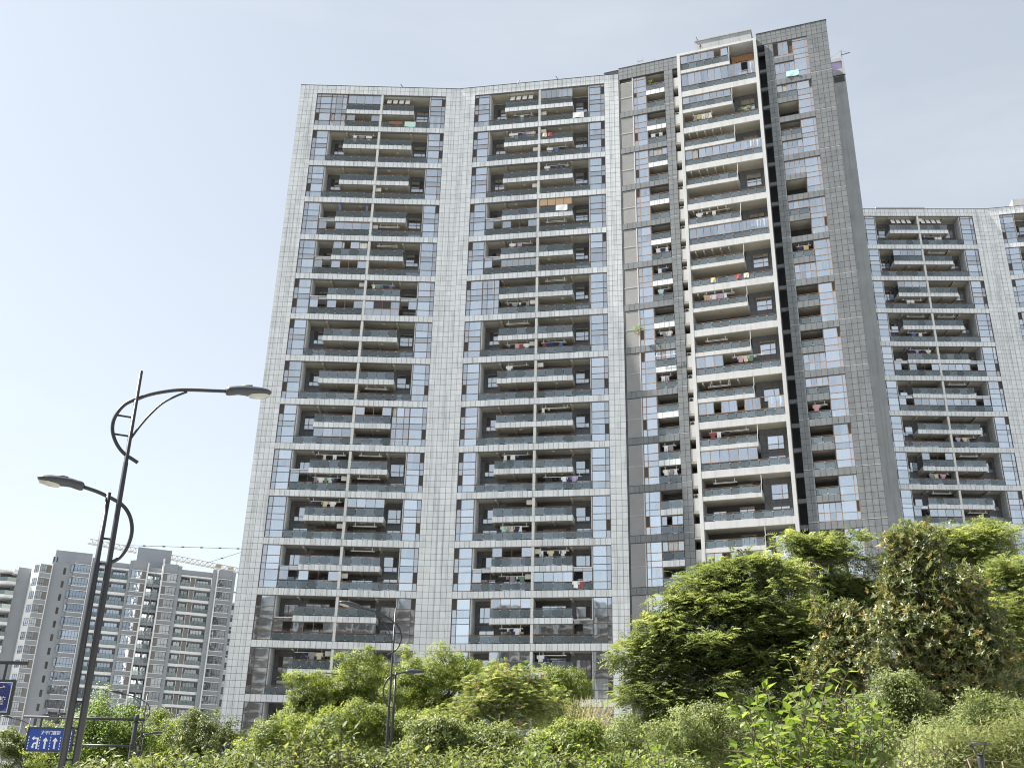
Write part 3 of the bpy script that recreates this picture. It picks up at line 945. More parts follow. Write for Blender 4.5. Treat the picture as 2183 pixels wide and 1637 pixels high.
for m in range(NM):
    zt = -5.8 * m
    tier = ORD[m]
    # louvred service panel with its back plate
    pz = zt + (.5 if m == 0 else 0)
    lp = FL.put("louvre_panel", cached("lvplate", lambda: (lambda b: (b.box(0, 1.7, .10, .14, -4.92, 0, "tile_joint"), b.box(0, 1.7, -.005, .10, -2.66, -2.58, "louvre_metal"), b.mesh("louvre_panel"))[-1])(MB())), -20.41, 0, zt)
    link("louvre_slat", cached("lv", louvre), lp, T(.02, .02, 0), kind="stuff")
    FL.boxpart("white_reveal", -18.74, -18.62, -.02, .14, zt - 4.92, zt + (.5 if m == 0 else -.02), "white_paint")
    FL.boxpart("floor_band", -20.42, -14.36, 0, .40, zt - 5.8, zt - 4.95, "grey_joint")
    tiles(FL, -20.42, -14.36, zt - 5.77, zt - 4.96, "grey_tile", rows=1, wt=.6)
    FL.boxpart("balcony_deck", -20.4, -14.36, .4, 2.0, zt - 5.65, zt - 5.15, "ceiling_paint")
    FL.boxpart("pale_seam", -14.35, -13.2, -.036, -.02, zt - 4.97, zt - 4.93, "white_paint")
    rows = ([.42] if m == 0 else []) + [0, -1.2, -2.1, -2.8, -4.05, -4.92]
    window(FL, "bay_window", -18.58, zt, [0, .46, 1.7], rows, mat="tan_frame", dark={(r, 0) for r in (0, 3) if rnd.random() < .25})
    for a, c in ((-2.1, 0), (-4.92, -2.8)):
        curtain(FL, -18.0, -16.95, zt + a + .05, zt + c - .05)
    FL.boxpart("floor_slab", -18.6, -16.9, .22, 2.0, zt - 2.62, zt - 2.4, "interior")
    FL.boxpart("recess_cheek", -16.88, -16.76, .1, 2.0, zt - 5.15, zt - .0, "dark_wall_tile")
    # two balconies
    def trayL():
        b = MB(); b.box(0, 2.5, 0, .14, -.74, 0, "tile_joint"); b.box(0, 2.5, .14, 2.0, -.6, -.35, "ceiling_paint"); return b.mesh("balcony_tray")
    FL.put("balcony_tray", cached("trayL", trayL), -16.86, 0, zt - 2.13)
    tiles(FL, -16.86, -14.36, zt - 2.86, zt - 2.14, "white_tile", rows=1, wt=.62)
    up, lo = LEFT.get(m + 1, ("", ""))
    for code, zc, zr, zb_, nm in ((up, 0.0, -1.14, -2.13, "upper"), (lo, -2.9, -4.0, -4.95, "lower")):
        railing(FL, -16.82, -14.4, zt + zr, zt + zb_, 2)
        wh = f"the {tier} tier's {nm} left balcony of the grey tower"
        if "g" in code:
            window(FL, "balcony_glazing", -16.82, zt, [0, .6, 1.2, 1.8, 2.4], [zc - .05, zr + .05], y=.13, mat="tan_frame", glass="enclosure_glass", skip={(0, 1), (0, 2)} if m in (2, 11) else {(0, 1)}, t=.05, d=.07)
            curtain(FL, -16.8, -14.5, zt + zr, zt + zc, y=.4, p=.8)
        if "r" in code:
            rail_thing(FL, -16.9, -14.3, -.3, zt + zr + .3, wh)
        if (nm == "lower" and (m + 1) in LW) or "w" in code or (nm == "upper" and m + 1 in (6, 10)):
            laundry(FL, -16.8, -14.5, zt + zc - .32, 5, wh, y=.4, cols=["white", "grey", "white", "black", "white"] if m in (6, 9) else None)
        window(FL, "balcony_door", -16.3, zt, [0, .85, 1.7], [zc - .3, zb_ - .1], y=1.9, mat="bronze_frame", boost=.2)
    # air-conditioner slot: ceiling ledge, perforated screen, unit on the ledge
    for s in range(2):
        z0 = zt - 2.9 * s
        if m == 0 and s == 0: z0 += .2
        FL.boxpart("ledge", -13.19, -12.42, .05, 1.9, z0 - 2.86, z0 - 2.66, "ceiling_paint")
        FL.boxpart("screen_panel", -13.16, -12.45, .02, .07, z0 - 2.64, z0 - 1.15, "louvre_metal")
        if rnd.random() < .55:
            ac = FL.put("air_conditioner", cached("ac", lambda: (lambda b: (b.box(0, .68, 0, .3, 0, .55, "ac_white"), b.tube([(.25, -.012, .28), (.25, 0, .28)], .22, "screen_mesh", 16), b.mesh("air_conditioner"))[-1])(MB())), -13.14, .35, z0 - 1.12)
pot_plant(FL, -16.2, .5, -1.5, "", "leafy potted palm on the grey tower's topmost left balcony", .8)
pot_plant(FL, -18.75, -.3, -38.2, "", "dark shrub growing out beside a louvre panel halfway up the grey tower", .8)

# middle: white frame standing proud
FM = FC.shifted(-.45)
FM.boxpart("white_frame", -12.4, -12.0, 0, 2.9, GB, 2.15, "white_paint")
FM.boxpart("white_frame", -2.40, -2.0, 0, 3.0, GB, 2.15, "white_paint")
FM.boxpart("white_frame", -11.999, -2.401, .0, 2.9, 1.80, 2.148, "white_paint")
FM.boxpart("roof", -12.0, -2.4, .4, 2.9, 2.149, 2.2, "roof_felt")
dkm = MB()
for k in range(int(5.8 * NM / .725)):
    z1 = 1.7 - .725 * k
    for i in range(5):
        dkm.box(-5.62 + .645 * i, -5.0 + .645 * i, 2.33, 2.36, z1 - .7, z1, "dark_wall_tile", skip=("back",))
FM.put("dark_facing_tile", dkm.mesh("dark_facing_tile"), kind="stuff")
MID = {1: ("g7", "G"), 2: ("g7", "W"), 3: ("v", "G"), 4: ("v", ""), 5: ("w3,v", "G"), 6: ("v", "t"), 7: ("w6,v", ""), 8: ("r", "gl,W"), 9: ("r,v", "G2"),
       10: ("w3", "gl"), 11: ("r", ""), 12: ("", "G2"), 13: ("", ""), 14: ("", ""), 15: ("", "")}
for m in range(NM):
    T0 = .78 - 5.8 * m
    tier = ORD[m]
    up = -1.47 if m == 0 else -2.09
    upr = -.38 if m == 0 else -1.18
    top = 1.0 if m == 0 else 0.0
    FM.boxpart("floor_band", -11.999, -2.401, .02, .22, T0 - 5.8, T0 - 4.96, "white_paint")
    FM.boxpart("balcony_deck", -11.999, -2.401, .22, 2.8, T0 - 5.66, T0 - 5.2, "ceiling_paint")
    def trm():
        b = MB()
        b.box(0, 6.35, .02, .17, -.5, 0, "white_paint"); b.box(0, 6.35, .17, 2.8, -.42, -.2, "ceiling_paint")
        b.box(6.2, 6.35, .171, 2.8, -.5, -.421, "white_paint"); b.box(6.23, 6.35, .171, 2.8, -.2, .0, "white_paint")
        b.box(6.351, 6.43, .02, .10, -.5, 1.0, "white_paint"); b.box(6.351, 6.43, .101, 2.8, -.5, .35, "white_paint")
        return b.mesh("balcony_tray")
    FM.put("balcony_tray", cached("trm", trm), -11.999, 0, T0 + up)
    FM.boxpart("white_post", -5.60, -5.52, .05, .15, T0 + up + 1.0, T0 + top - .0, "white_paint")
    railing(FM, -11.95, -5.7, T0 + upr, T0 + up, 6, y=.06)
    railing(FM, -11.95, -2.45, T0 - 4.07, T0 - 4.94, 9, y=.06)
    window(FM, "recess_window", -4.75, T0, [0, 1.15, 1.75], [-.6, -1.75, -2.35], y=2.22, mat="tan_frame", boost=.6)
    window(FM, "balcony_door", -4.75, T0, [0, .9, 1.8], [-3.15, -3.5, -5.1], y=2.22, mat="tan_frame", boost=.4)
    for z_, z2 in ((-.3, -2.3), (-2.95, -5.1)):
        window(FM, "sliding_door", -8.3, T0, [0, .8, 1.6], [z_, z2], y=2.22, mat="bronze_frame", boost=.2)
        window(FM, "recess_window", -11.2, T0, [0, .7, 1.4], [z_ - .3, z2 + .5], y=2.22, mat="bronze_frame", boost=.2)
    a, c = MID[m + 1]
    wu, wl = f"the {tier} tier's upper balcony in the grey tower's white frame", f"the {tier} tier's lower balcony in the grey tower's white frame"
    if "g7" in a:
        window(FM, "balcony_glazing", -11.95, T0, [i * 6.2 / 7 for i in range(8)], [top - .03, upr + .05], y=.16, mat="tan_frame", glass="enclosure_glass", skip={(0, 5)} if m == 0 else set(), t=.06, d=.07)
    if "v" in a:
        for i in range(5):
            FM.boxpart("ceiling_fin", -11.4 + i * 1.0, -11.25 + i * 1.0, .2, 1.5, T0 - .25, T0 - .02, "ceiling_paint")
    zl0, zl1 = (up - .55 if m == 0 else -2.62), -4.02
    if "G" in c:
        cols_ = [i * 9.5 / 11 for i in range(12)]
        window(FM, "balcony_glazing", -11.95, T0, cols_, [zl0, zl1], y=.16, mat="tan_frame", glass="enclosure_glass", skip={(0, 2), (0, 5), (0, 8)} if "G2" in c else ({(0, 9)} if m == 0 else {(0, 1)} if m == 2 else set()), t=.06, d=.07)
        for u in (-11.8, -9.0, -6.2, -4.0):
            curtain(FM, u, u + 1.4, T0 + zl1, T0 + zl0, y=.4, p=.7)
    if "gl" in c:
        n_ = 6 if m == 9 else 3
        window(FM, "balcony_glazing", -11.95, T0, [i * 6.2 / 6 for i in range(n_ + 1)], [zl0, zl1], y=.16, mat="tan_frame", glass="enclosure_glass", t=.06, d=.07)
        curtain(FM, -11.8, -9, T0 + zl1, T0 + zl0, y=.4, p=1)
    for x in a.split(","):
        if x[:1] == "w": laundry(FM, -11.8, -6, T0 - .34, int(x[1:]), wu, y=.5, cols=["yellow", "pink", "white", "pink", "lilac", "white"] if m == 6 else ["white"] if m == 4 else None)
        if x == "r": rail_thing(FM, -10.8, -8.2, .5, T0 - .5, wu, True)
    if "W" in c:
        laundry(FM, -11.4 if m != 7 else -8.4, -7.5 if m != 7 else -3.4, T0 - 2.95, 5, wl, y=.5, cols=["grey", "yellow", "white", "cream", "white"] if m == 1 else None)
    if "t" in c:
        garment(FM, "towel", "yellow", -9.4, .03, T0 - 4.08, wl); garment(FM, "towel", "red", -6.4, .03, T0 - 4.08, wl); garment(FM, "towel", "cream", -5.5, .03, T0 - 4.08, wl)
bk = FM.boxpart("brick_infill", -5.5, -2.45, 2.2, 2.32, -.7, 1.6, "brick_wall")
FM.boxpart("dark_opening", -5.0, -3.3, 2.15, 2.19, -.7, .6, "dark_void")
pot_plant(FM, -4.6, .5, -9.9 + .75, "", "green potted shrub at the right end of the white frame's second tier", .5)
pot_plant(FM, -3.7, .5, -9.9 + .85, "", "yellow green potted shrub at the right end of the white frame's second tier", .55)

# dark slot between frame and right block
for k in range(2 * NM + 1):
    FC.boxpart("slot_beam", -1.99, -1.08, 1.2, 1.5, 1.0 - 2.9 * k - .45, 1.0 - 2.9 * k, "grey_render")
# right block
FC.boxpart("wall_pier", -1.07, -.0, 0, 2.55, GB, 1.0, "grey_joint")
FC.boxpart("wall_pier", 4.3, 6.85, 0, 2.55, GB, 1.06, "grey_joint")
FC.boxpart("parapet_wall", -2.0, 6.85, 0, .45, 1.061, 3.0, "grey_joint")
FC.boxpart("parapet_wall", -2.0, 6.85, .45, 2.55, 1.061, 2.2, "grey_joint")
FC.boxpart("parapet_coping", -2.0, 6.9, -.07, .45, 3.0, 3.07, "black_trim")
tiles(FC, -2.0, 6.85, 1.07, 3.0, "grey_tile", rows=3)
tiles(FC, -1.07, 0, -5.8 * NM - .02, 1.0, "grey_tile", wt=.53, rows=8 * NM + 1)
tiles(FC, 4.3, 6.85, -5.8 * NM - .02, 1.05, "grey_tile", wt=.64, rows=8 * NM + 1)
tiles(FC.shifted(0), 0, 0.0001, 0, .0001, "grey_tile") if False else None
RB = {1: ("g", "g"), 2: ("gR", "d"), 3: ("R", "g"), 4: ("g", "d"), 5: ("gR", "d"), 6: ("Rw", "g"), 7: ("R", "R"), 8: ("R", "g"), 9: ("gR", "Rw"), 10: ("R", "R"),
      11: ("R", "g"), 12: ("d", "R"), 13: ("R", "g"), 14: ("R", "R"), 15: ("R", "R")}
for m in range(NM):
    zt = -5.8 * m
    ex = 1.03 if m == 0 else 0.0
    tier = ORD[m]
    FC.boxpart("floor_band", .0, 4.3, 0, .4, zt - 5.8, zt - 4.93, "grey_joint")
    tiles(FC, 0, 4.3, zt - 5.77, zt - 4.95, "grey_tile", rows=1, wt=.62)
    FC.boxpart("balcony_deck", .0, 4.3, .4, 2.44, zt - 5.65, zt - 5.15, "ceiling_paint")
    for a, c in ((-1.07, 0), (4.3, 6.85)):
        FC.boxpart("pale_seam", a, c, -.036, -.02, zt - 4.93, zt - 4.89, "white_paint")
    rows = ([1.0, .65] if m == 0 else []) + [0, -1.2, -2.1, -2.8, -4.05, -4.9]
    if m == 0:
        rows = [1.0, .68, -.55, -1.45, -2.15, -4.05, -4.9]
    window(FC, "bay_window", 2.46, zt, [0, 1.48, 1.82], rows, mat="tan_frame", dark={(r, 1) for r in (0, 3) if rnd.random() < .25})
    for a, c in ((-2.1, 0), (-4.9, -2.8)):
        curtain(FC, 2.5, 3.85, zt + a + .05, zt + c - .05, p=.9)
    FC.boxpart("floor_slab", 2.45, 4.28, .22, 2.44, zt - 2.62, zt - 2.4, "interior")
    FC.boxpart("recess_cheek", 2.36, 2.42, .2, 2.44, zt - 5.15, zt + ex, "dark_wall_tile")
    t0, t1 = (-1.5, -2.33) if m == 0 else (-2.0, -2.8)
    def trr():
        b = MB(); b.box(0, 2.42, 0, .16, -.82, 0, "grey_joint"); b.box(0, 2.35, .16, 2.44, -.7, -.4, "ceiling_paint"); return b.mesh("balcony_tray")
    FC.put("balcony_tray", cached("trr", trr), .0, 0, zt + t0)
    tiles(FC, 0, 2.42, zt + t0 - .82, zt + t0, "grey_tile", rows=1, wt=.62)
    for code, zc, zr, zb_, nm in ((RB[m + 1][0], ex, -1.12, t0, "upper"), (RB[m + 1][1], t0 - .84, -4.0, -4.93, "lower")):
        wh = f"the {tier} tier's {nm} balcony at the grey tower's right corner"
        if "R" in code:
            railing(FC, .02, 2.40, zt + zr, zt + zb_, 2)
        if "g" in code:
            low = zr + .05 if "R" in code else zb_ + .05
            rws = [zc - .05, low] if "R" in code else [zc - .05, zr + .05, low]
            window(FC, "balcony_glazing", .02, zt, [0, .6, 1.2, 1.8, 2.4], rws, y=.1, mat="tan_frame", glass="enclosure_glass", dark={(0, 0), (0, 3)} if m == 0 and nm == "upper" else set(), skip={(0, 1)} if m in (1,) else set(), t=.055, d=.08)
            curtain(FC, .1, 2.3, zt + zb_, zt + zc, y=.35, p=.85)
        if "w" in code:
            laundry(FC, .1, 2.3, zt + zc - .35, 4, wh, y=.4)
        if "d" not in code:
            window(FC, "balcony_door", .5, zt, [0, .8, 1.6], [zc - .35, zb_ - .1], y=2.36, mat="bronze_frame", boost=.2)
garment(FC, "bedsheet", "turquoise", 2.1, -.1, -4.0, "the top tier's lower window at the grey tower's right corner")
# set-back flank and roof pieces
FK.boxpart("flank_wall", 4.0, 8.55, 0, 9, GB, 1.15, "grey_render")
FK.boxpart("flank_wall", 4.0, 8.55, 0, 9, 2.6, 3.1, "grey_render")
FK.boxpart("flank_wall", 4.0, 8.55, .5, 9, 1.151, 2.599, "grey_render")
FK.boxpart("flank_wall", 8.3, 8.55, 0, .499, 1.151, 2.599, "grey_render")
FK.boxpart("blind", 6.9, 8.28, .2, .25, 1.2, 2.58, "cloth_lilac")
FK.boxpart("flank_ledge", 6.9, 8.6, -.08, 0, .12, .24, "black_trim")
FK.boxpart("flank_window", 7.1, 8.4, -.05, -.002, -.9, .02, "screen_mesh")
FC.boxpart("roof", -20.3, 6.8, 2.6, 14.9, 2.4, 2.46, "roof_felt")
FC.boxpart("penthouse", -10.46, -2.88, 4, 10, 2.461, 7.45, "grey_render")
FC.boxpart("penthouse_coping", -10.55, -2.8, 3.9, 10.1, 7.45, 7.6, "concrete")
grey.flush()

# ---- right white tower
right = Bld("apartment_tower", "white tiled high-rise cut off by the right edge behind the grey tower's corner", (66, 145, 0))
FD = Face(right, (57.224 - .571, 144.8437 + .025, 93.853 + EYE), math.radians(-2.554), "right hand white tower")
dE = FD.M @ Vector((20.05, 0, 0))
azE = math.radians(-12.9)
FE = Face(right, dE + Vector((math.cos(azE), math.sin(azE), 0)) * 2.05, azE, "right hand white tower's far wing")
SD = {1: dict(uL="s", uR="s", lR="w5"), 2: dict(uL="g", uR="r"), 3: dict(uL="g", lL="w3"), 4: dict(uL="r", uR="r", lL="w6"), 5: dict(uL="w4", lL="g2,e", lR="g,e"),
      6: dict(uR="r", lL="g,e", lR="g,e"), 7: dict(lR="w5"), 8: dict(uL="g2", uR="r", lL="w4"), 9: dict(uL="r", lL="g,e", lR="r"), 10: dict(), 11: dict()}
tower_face(FD, SD, 12, lp=2.4, rp=2.1, base=-93.853 - EYE)
tower_face(FE, {2: dict(lL="p")}, 11, full=False, lp=2.05, base=-93.853 - EYE)
FD.boxpart("roof_housing", 3.97, 12.1, 4, 9, 1.361, 4.8, "white_paint")
FE.boxpart("roof_housing", 3.6, 14, 4, 9, 1.361, 5.6, "white_paint")
right.flush()

# ---- roof masts
def mast(F, u, y, z, h, lean, label, kind="plain"):
    t = thing("roof_mast", label, "mast", F.w(u, y, z), F.az, "masts and aerials on the roof edges")
    b = MB()
    if kind == "plain":
        b.tube([(0, 0, 0), (lean, 0, h)], .05, "black_trim", 8); link("pole", b.mesh("pole"), t)
    elif kind == "tripod":
        for dx, dy in ((-.45, 0), (.45, 0), (0, .5)):
            q = MB(); q.tube([(dx, dy, 0), (0, .1, h * .6)], .045, "black_trim", 6); link("leg", q.mesh("leg"), t)
        b.tube([(0, .1, h * .4), (lean, .1, h)], .07, "black_trim", 8); link("pole", b.mesh("pole"), t)
    elif kind == "frame":
        for dx in (0, .7):
            q = MB(); q.tube([(dx, 0, 0), (dx, 0, h)], .035, "black_trim", 6); link("pole", q.mesh("pole"), t)
        b.tube([(0, 0, h * .55), (.7, 0, h * .55)], .03, "black_trim", 6); link("crossbar", b.mesh("crossbar"), t)
    elif kind == "davit":
        b.tube([(0, 0, 0), (0, 0, h)], .06, "post_metal", 8); link("pole", b.mesh("pole"), t)
        q = MB(); q.tube([(-.1, 0, h * .45), (1.1, 0, h * .55)], .055, "post_metal", 8); link("arm", q.mesh("arm"), t)
        r = MB(); r.tube([(0, 0, h), (-2.0, 0, .1)], .012, "cable", 5); r.tube([(0, 0, h), (1.0, 0, h * .56)], .012, "cable", 5); link("stay_cable", r.mesh("stay_cable"), t)
mast(FA, 11.9, .25, 1.86, .75, -.45, "short leaning pole on the roof edge of the white tower's left wing")
mast(FB, 5.8, .25, 1.86, .75, .35, "short right leaning pole on the roof edge of the white tower's right wing")
mast(FB, 11.7, .25, 1.86, .8, -.45, "short left leaning pole on the white tower's right wing")
mast(FL, -17.9, .25, 2.56, 1.3, 0, "two legged aerial frame on the grey tower's left parapet", "frame")
mast(FL, -15.6, .25, 2.56, .6, -.1, "stub pole on the grey tower's left parapet")
mast(FM, -9.3, .8, 2.2, 2.9, -.5, "black tripod mast above the top of the white frame", "tripod")
mast(FK, 8.4, .3, 3.1, 1.4, 0, "small davit with stay cables on the grey tower's right flank", "davit")

# ------------------------------------------------------------------ far left blocks
class FarBld(Bld):
    pass
def far_window(F, u, z, w, h, y=0.0, cols=3, transom=True, name="window"):
    cc = [w * i / cols for i in range(cols + 1)]
    rr = [h, h * .28, 0] if transom else [h, 0]
    o = F.put(name, bars_mesh(cc, rr, "far_frame", .07, .08), u, y, z)
    k = ("fp", round(w, 2), round(h, 2))
    def f():
        b = MB(); b.box(.03, w - .03, .03, .045, .03, h - .03, "far_glass"); return b.mesh("pane")
    link("pane", cached(k, f), o)
    return o

def far_block(F, G, strips, rows, top):
    """strips: (kind, u0, u1); rows storeys of 2.9 m, storey k has its slab top at z=-2.9k"""
    for kind, a, c in strips:
        if kind == "pier":
            F.boxpart("wall_pier", a, c, -.35, 3, G, top.get((a, c), 3.6), "far_render")
        elif kind == "line":
            F.boxpart("white_rib", a, c, -.75, .2, G, 4.2, "far_white")
        elif kind in ("bay", "baywl", "baylw"):
            d = .75
            F.boxpart("bay_wall", a, c, -.45, 3, G, 4.6, "far_render")
            for k in range(rows):
                z = -2.9 * k
                wl = .92 if kind != "bay" else 0
                wa, wc = (a + .05, c - wl - .12) if kind == "baywl" else (a + wl + .12, c - .05) if kind == "baylw" else (a + .08, c - .08)
                far_window(F, wa, z + .5, wc - wa, 1.72, -.56, 5 if kind == "bay" else 3)
                F.boxpart("sill_band", a - .06, c + .02, -.80, -.451, z + .34, z + .46, "far_white")
                F.boxpart("sill_band", a - .06, c + .02, -.80, -.451, z + 2.26, z + 2.38, "far_white")
                if kind != "bay":
                    la, lc = (c - wl - .04, c - .04) if kind == "baywl" else (a + .04, a + wl + .04)
                    F.boxpart("louvre_panel", la, lc, -.60, -.452, z + .47, z + 2.25, "far_louvre")
                    F.boxpart("white_rib", la - .08 if kind == "baywl" else lc + .01, la - .01 if kind == "baywl" else lc + .08, -.65, -.452, z + .47, z + 2.25, "far_white")
        elif kind == "loggia":
            F.boxpart("back_wall", a, c, 1.4, 3, G, 3.6, "far_render")
            F.boxpart("parapet_wall", a, c, -.1, .3, 2.45, 3.7, "far_render")
            F.boxpart("white_band", a, c, -.5, .0, 2.1, 2.44, "far_white")
            b1, l0, l1, b2 = a + (c - a) * .31, a + (c - a) * .325, a + (c - a) * .47, a + (c - a) * .485
            for k in range(rows):
                z = -2.9 * k
                F.boxpart("balcony_slab", a, c, -.1, 1.39, z - .62, z - .02, "far_white")
                F.boxpart("louvre_panel", l0, l1, -.02, .05, z, z + 2.05, "far_louvre")
                for u in (l0 - .09, l1 + .01):
                    F.boxpart("white_rib", u, u + .08, -.08, .3, z - .01, z + 2.1, "far_white")
                far_window(F, a + .5, z + .05, b1 - a - .7, 2.0, 1.3, 2, name="balcony_door")
                far_window(F, b2 + .5, z + .05, c - b2 - 1.0, 2.0, 1.3, 4, name="balcony_door")
                for u0, u1 in ((a + .03, b1 - .05), (b2 + .05, c - .03)):
                    n = max(2, round((u1 - u0) / .9))
                    r = F.put("railing", bars_mesh([(u1 - u0) * i / n for i in range(n + 1)], [1.0, .04], "far_frame", .05, .05), u0, 0, z)
                    kk = ("frg", round(u1 - u0, 2))
                    def f(u0=u0, u1=u1):
                        b = MB(); b.box(.03, u1 - u0 - .03, .015, .028, .07, .94, "far_rail_glass"); return b.mesh("glass_panel")
                    link("glass_panel", cached(kk, f), r)
        elif kind == "deep":
            F.boxpart("back_wall", a, c, 1.8, 3, G, 3.2, "far_render")
            F.boxpart("parapet_wall", a, c, .3, .7, 2.4, 3.5, "far_render")
            F.boxpart("white_band", a, c, -.1, .29, 2.1, 2.4, "far_white")
            mid = (a + c) / 2
            F.boxpart("divider", mid - .07, mid + .07, .4, 1.79, G, 2.09, "far_render")
            for k in range(rows):
                z = -2.9 * k
                F.boxpart("balcony_slab", a, c, .4, 1.79, z - .85, z - .2, "far_render")
                for u0, u1 in ((a + .05, mid - .1), (mid + .1, c - .05)):
                    far_window(F, u0 + .1, z - .15, u1 - u0 - .2, 1.95, 1.5, 2, name="balcony_door")
                    r = F.put("railing", bars_mesh([0, (u1 - u0) / 2, u1 - u0], [.82, -.16], "far_frame", .05, .05), u0, .45, z)
                    kk = ("frg2", round(u1 - u0, 2))
                    def f(u0=u0, u1=u1):
                        b = MB(); b.box(.03, u1 - u0 - .03, .015, .028, -.14, .8, "far_rail_glass"); return b.mesh("glass_panel")
                    link("glass_panel", cached(kk, f), r)
        elif kind == "blank":
            F.boxpart("blank_wall", a, c, -.3, 3, G, 4.2, "far_render")

far = Bld("apartment_block", "grey and white slab block with rows of balconies far left behind the street lamp", (-85, 240, 0))
azF = math.radians(22.16)
FF = Face(far, (-75.343, 238.223, 50.569 + EYE), azF, "far block")
GF = -50.569 - EYE
ROWS = 14
far_block(FF, GF, [("bay", -22.93, -19.61), ("line", -19.59, -19.42), ("pier", -19.40, -18.62), ("loggia", -18.6, -11.45), ("pier", -11.43, -10.85), ("baywl", -10.83, -7.62), ("line", -7.6, -7.25),
                   ("deep", -7.23, -4.32), ("line", -4.3, -3.96), ("baylw", -3.94, -.82), ("pier", -.8, .05), ("loggia", .07, 7.0), ("pier", 7.02, 8.0), ("line", 8.02, 8.3), ("bay", 8.34, 11.5),
                   ("pier", 11.52, 12.3)], ROWS, {(-.8, .05): 4.4, (7.02, 8.0): 4.5, (11.52, 12.3): 4.3, (-11.43, -10.85): 4.5, (-19.40, -18.62): 4.2})
FF.boxpart("main_wall", -23.4, 12.3, 3.01, 16, GF, 3.4, "far_render")
FF.boxpart("penthouse", -10.0, -2.3, 6, 11, 3.41, 9.2, "far_render")
FF.boxpart("penthouse", -27.4, -19.6, 5.5, 11, 3.41, 6.3, "far_render")
FF.boxpart("wall_pier", -23.75, -22.95, .0, 3, GF, 3.3, "far_render")
for k in range(ROWS):
    far_window(FF, -23.55, -2.9 * k + .5, .5, 1.6, -.12, 1)
    for u in (12.32, 12.9):
        FF.boxpart("side_shelf", 12.32, 13.1, 1.0 , 1.8, -2.9 * k - .1, -2.9 * k + .1, "far_white")
for u, h in ((-4.0, 1.2), (-1.2, .8)):
    FF.boxpart("vent_pipe", u, u + .35, 4.6, 4.95, 3.41, 5.6 + h, "far_white")

wing = Bld("apartment_block", "grey block at the left edge with a tall blank end wall of slit windows", (-110, 232, 0))
azW = math.radians(32.0)
oW = FF.M @ Vector((-23.3, .2, 0))
FW = Face(wing, oW, azW, "left edge block")
FW.boxpart("blank_wall", -4.35, -.05, 0, 9, GF, 2.15, "far_render")
FW.boxpart("wall_coping", -4.4, -.05, -.06, .5, 2.15, 2.3, "far_render")
for k in range(ROWS):
    z = -2.9 * k
    FW.boxpart("slit_window", -1.75, -1.2, -.02, .06, z - .2, z + 1.25, "screen_mesh")
    # angled bay: front with window and louvre, canted left cheek in full sun
def canted():
    b = MB(); b.prism([(-6.75, -1.0), (-4.37, -1.0), (-4.37, 3), (-7.9, 3), (-7.9, .6)], GF, 1.3, "far_white"); return b.mesh("bay_wall")
FW.put("bay_wall", canted())
for k in range(ROWS):
    z = -2.9 * k - 1.0
    far_window(FW, -6.68, z + .45, 1.35, 1.7, -1.10, 3)
    FW.boxpart("louvre_panel", -5.25, -4.42, -1.06, -1.002, z + .45, z + 2.15, "far_louvre")
    FW.boxpart("spandrel", -6.72, -4.40, -1.04, -1.003, z - .72, z + .30, "far_render")
    FW.boxpart("sill_band", -6.8, -4.36, -1.2, -1.005, z + .31, z + .42, "far_white")
    FW.boxpart("sill_band", -6.8, -4.36, -1.2, -1.005, z + 2.18, z + 2.29, "far_white")
    o = far_window(FW, 0, 0, 1.1, 1.5, 0, 2)
    o.matrix_basis = FW.B @ T(-7.75, .38, z + .5) @ Matrix.Rotation(math.atan2(-1.6, 1.15), 4, 'Z') @ T(.25, -.05, 0)
FW.boxpart("white_rib", -4.36, -4.2, -1.1, 0, GF, 1.5, "far_white")
# recessed blank wall and corner balconies
FW.boxpart("blank_wall", -10.6, -7.6, 2.2, 9, GF, .55, "far_render")
FW.boxpart("main_wall", -15, -10.62, 4.0, 12, GF, -.2, "far_render")
for k in range(ROWS):
    z = -2.9 * k - 3.2
    def slab():
        b = MB(); P = [(-12.5, 1.0), (-10.65, 1.0), (-10.65, 4.0), (-15.0, 4.0), (-15.0, 3.2)]
        b.prism(P, -.3, .25, "far_white"); return b.mesh("balcony_slab")
    FW.put("balcony_slab", cached("wslab", slab), z=z)
    def rg():
        b = MB(); b.prism([(-12.45, 1.05), (-10.7, 1.05), (-10.7, 1.08), (-12.44, 1.08), (-14.9, 3.22), (-14.92, 3.19)], .25, 1.15, "far_rail_glass"); return b.mesh("glass_panel")
    FW.put("glass_panel", cached("wrg", rg), z=z)
    FW.boxpart("sliding_window", -13.6, -11.2, 3.9, 3.99, z + .3, z + 2.2, "screen_mesh")
FW.boxpart("roof_housing", -11.5, -10.64, 1.2, 5, -1.2, -.2, "far_white")
FW.boxpart("balcony_canopy", -14.6, -10.65, 1.4, 3.99, -.9, -.6, "far_white")
for u in (-4.0, -3.3):
    q = MB(); q.tube([(0, 0, 0), (0, 0, 1.3)], .16, "black_trim", 8); FW.put("flue", q.mesh("flue"), u, 1.0, 2.3)
sliver = Bld("apartment_block", "narrow strip of a pale block showing between the far block and the white tower", (-52, 262, 0))
FS = Face(sliver, at(488, 1284, 262), math.radians(8), "pale strip block")
GS = -FS.M.translation.z
FS.boxpart("main_wall", -1.2, 8, .5, 10, GS, .2, "far_white")
for k in range(9):
    z = -2.9 * k
    FS.boxpart("balcony_slab", -1.3, 8, -.4, .49, z - 2.3, z - 1.9, "far_white")
    far_window(FS, .2, z - 1.8, 1.3, 1.6, .38, 2); far_window(FS, 2.0, z - 1.8, 1.3, 1.6, .38, 2)

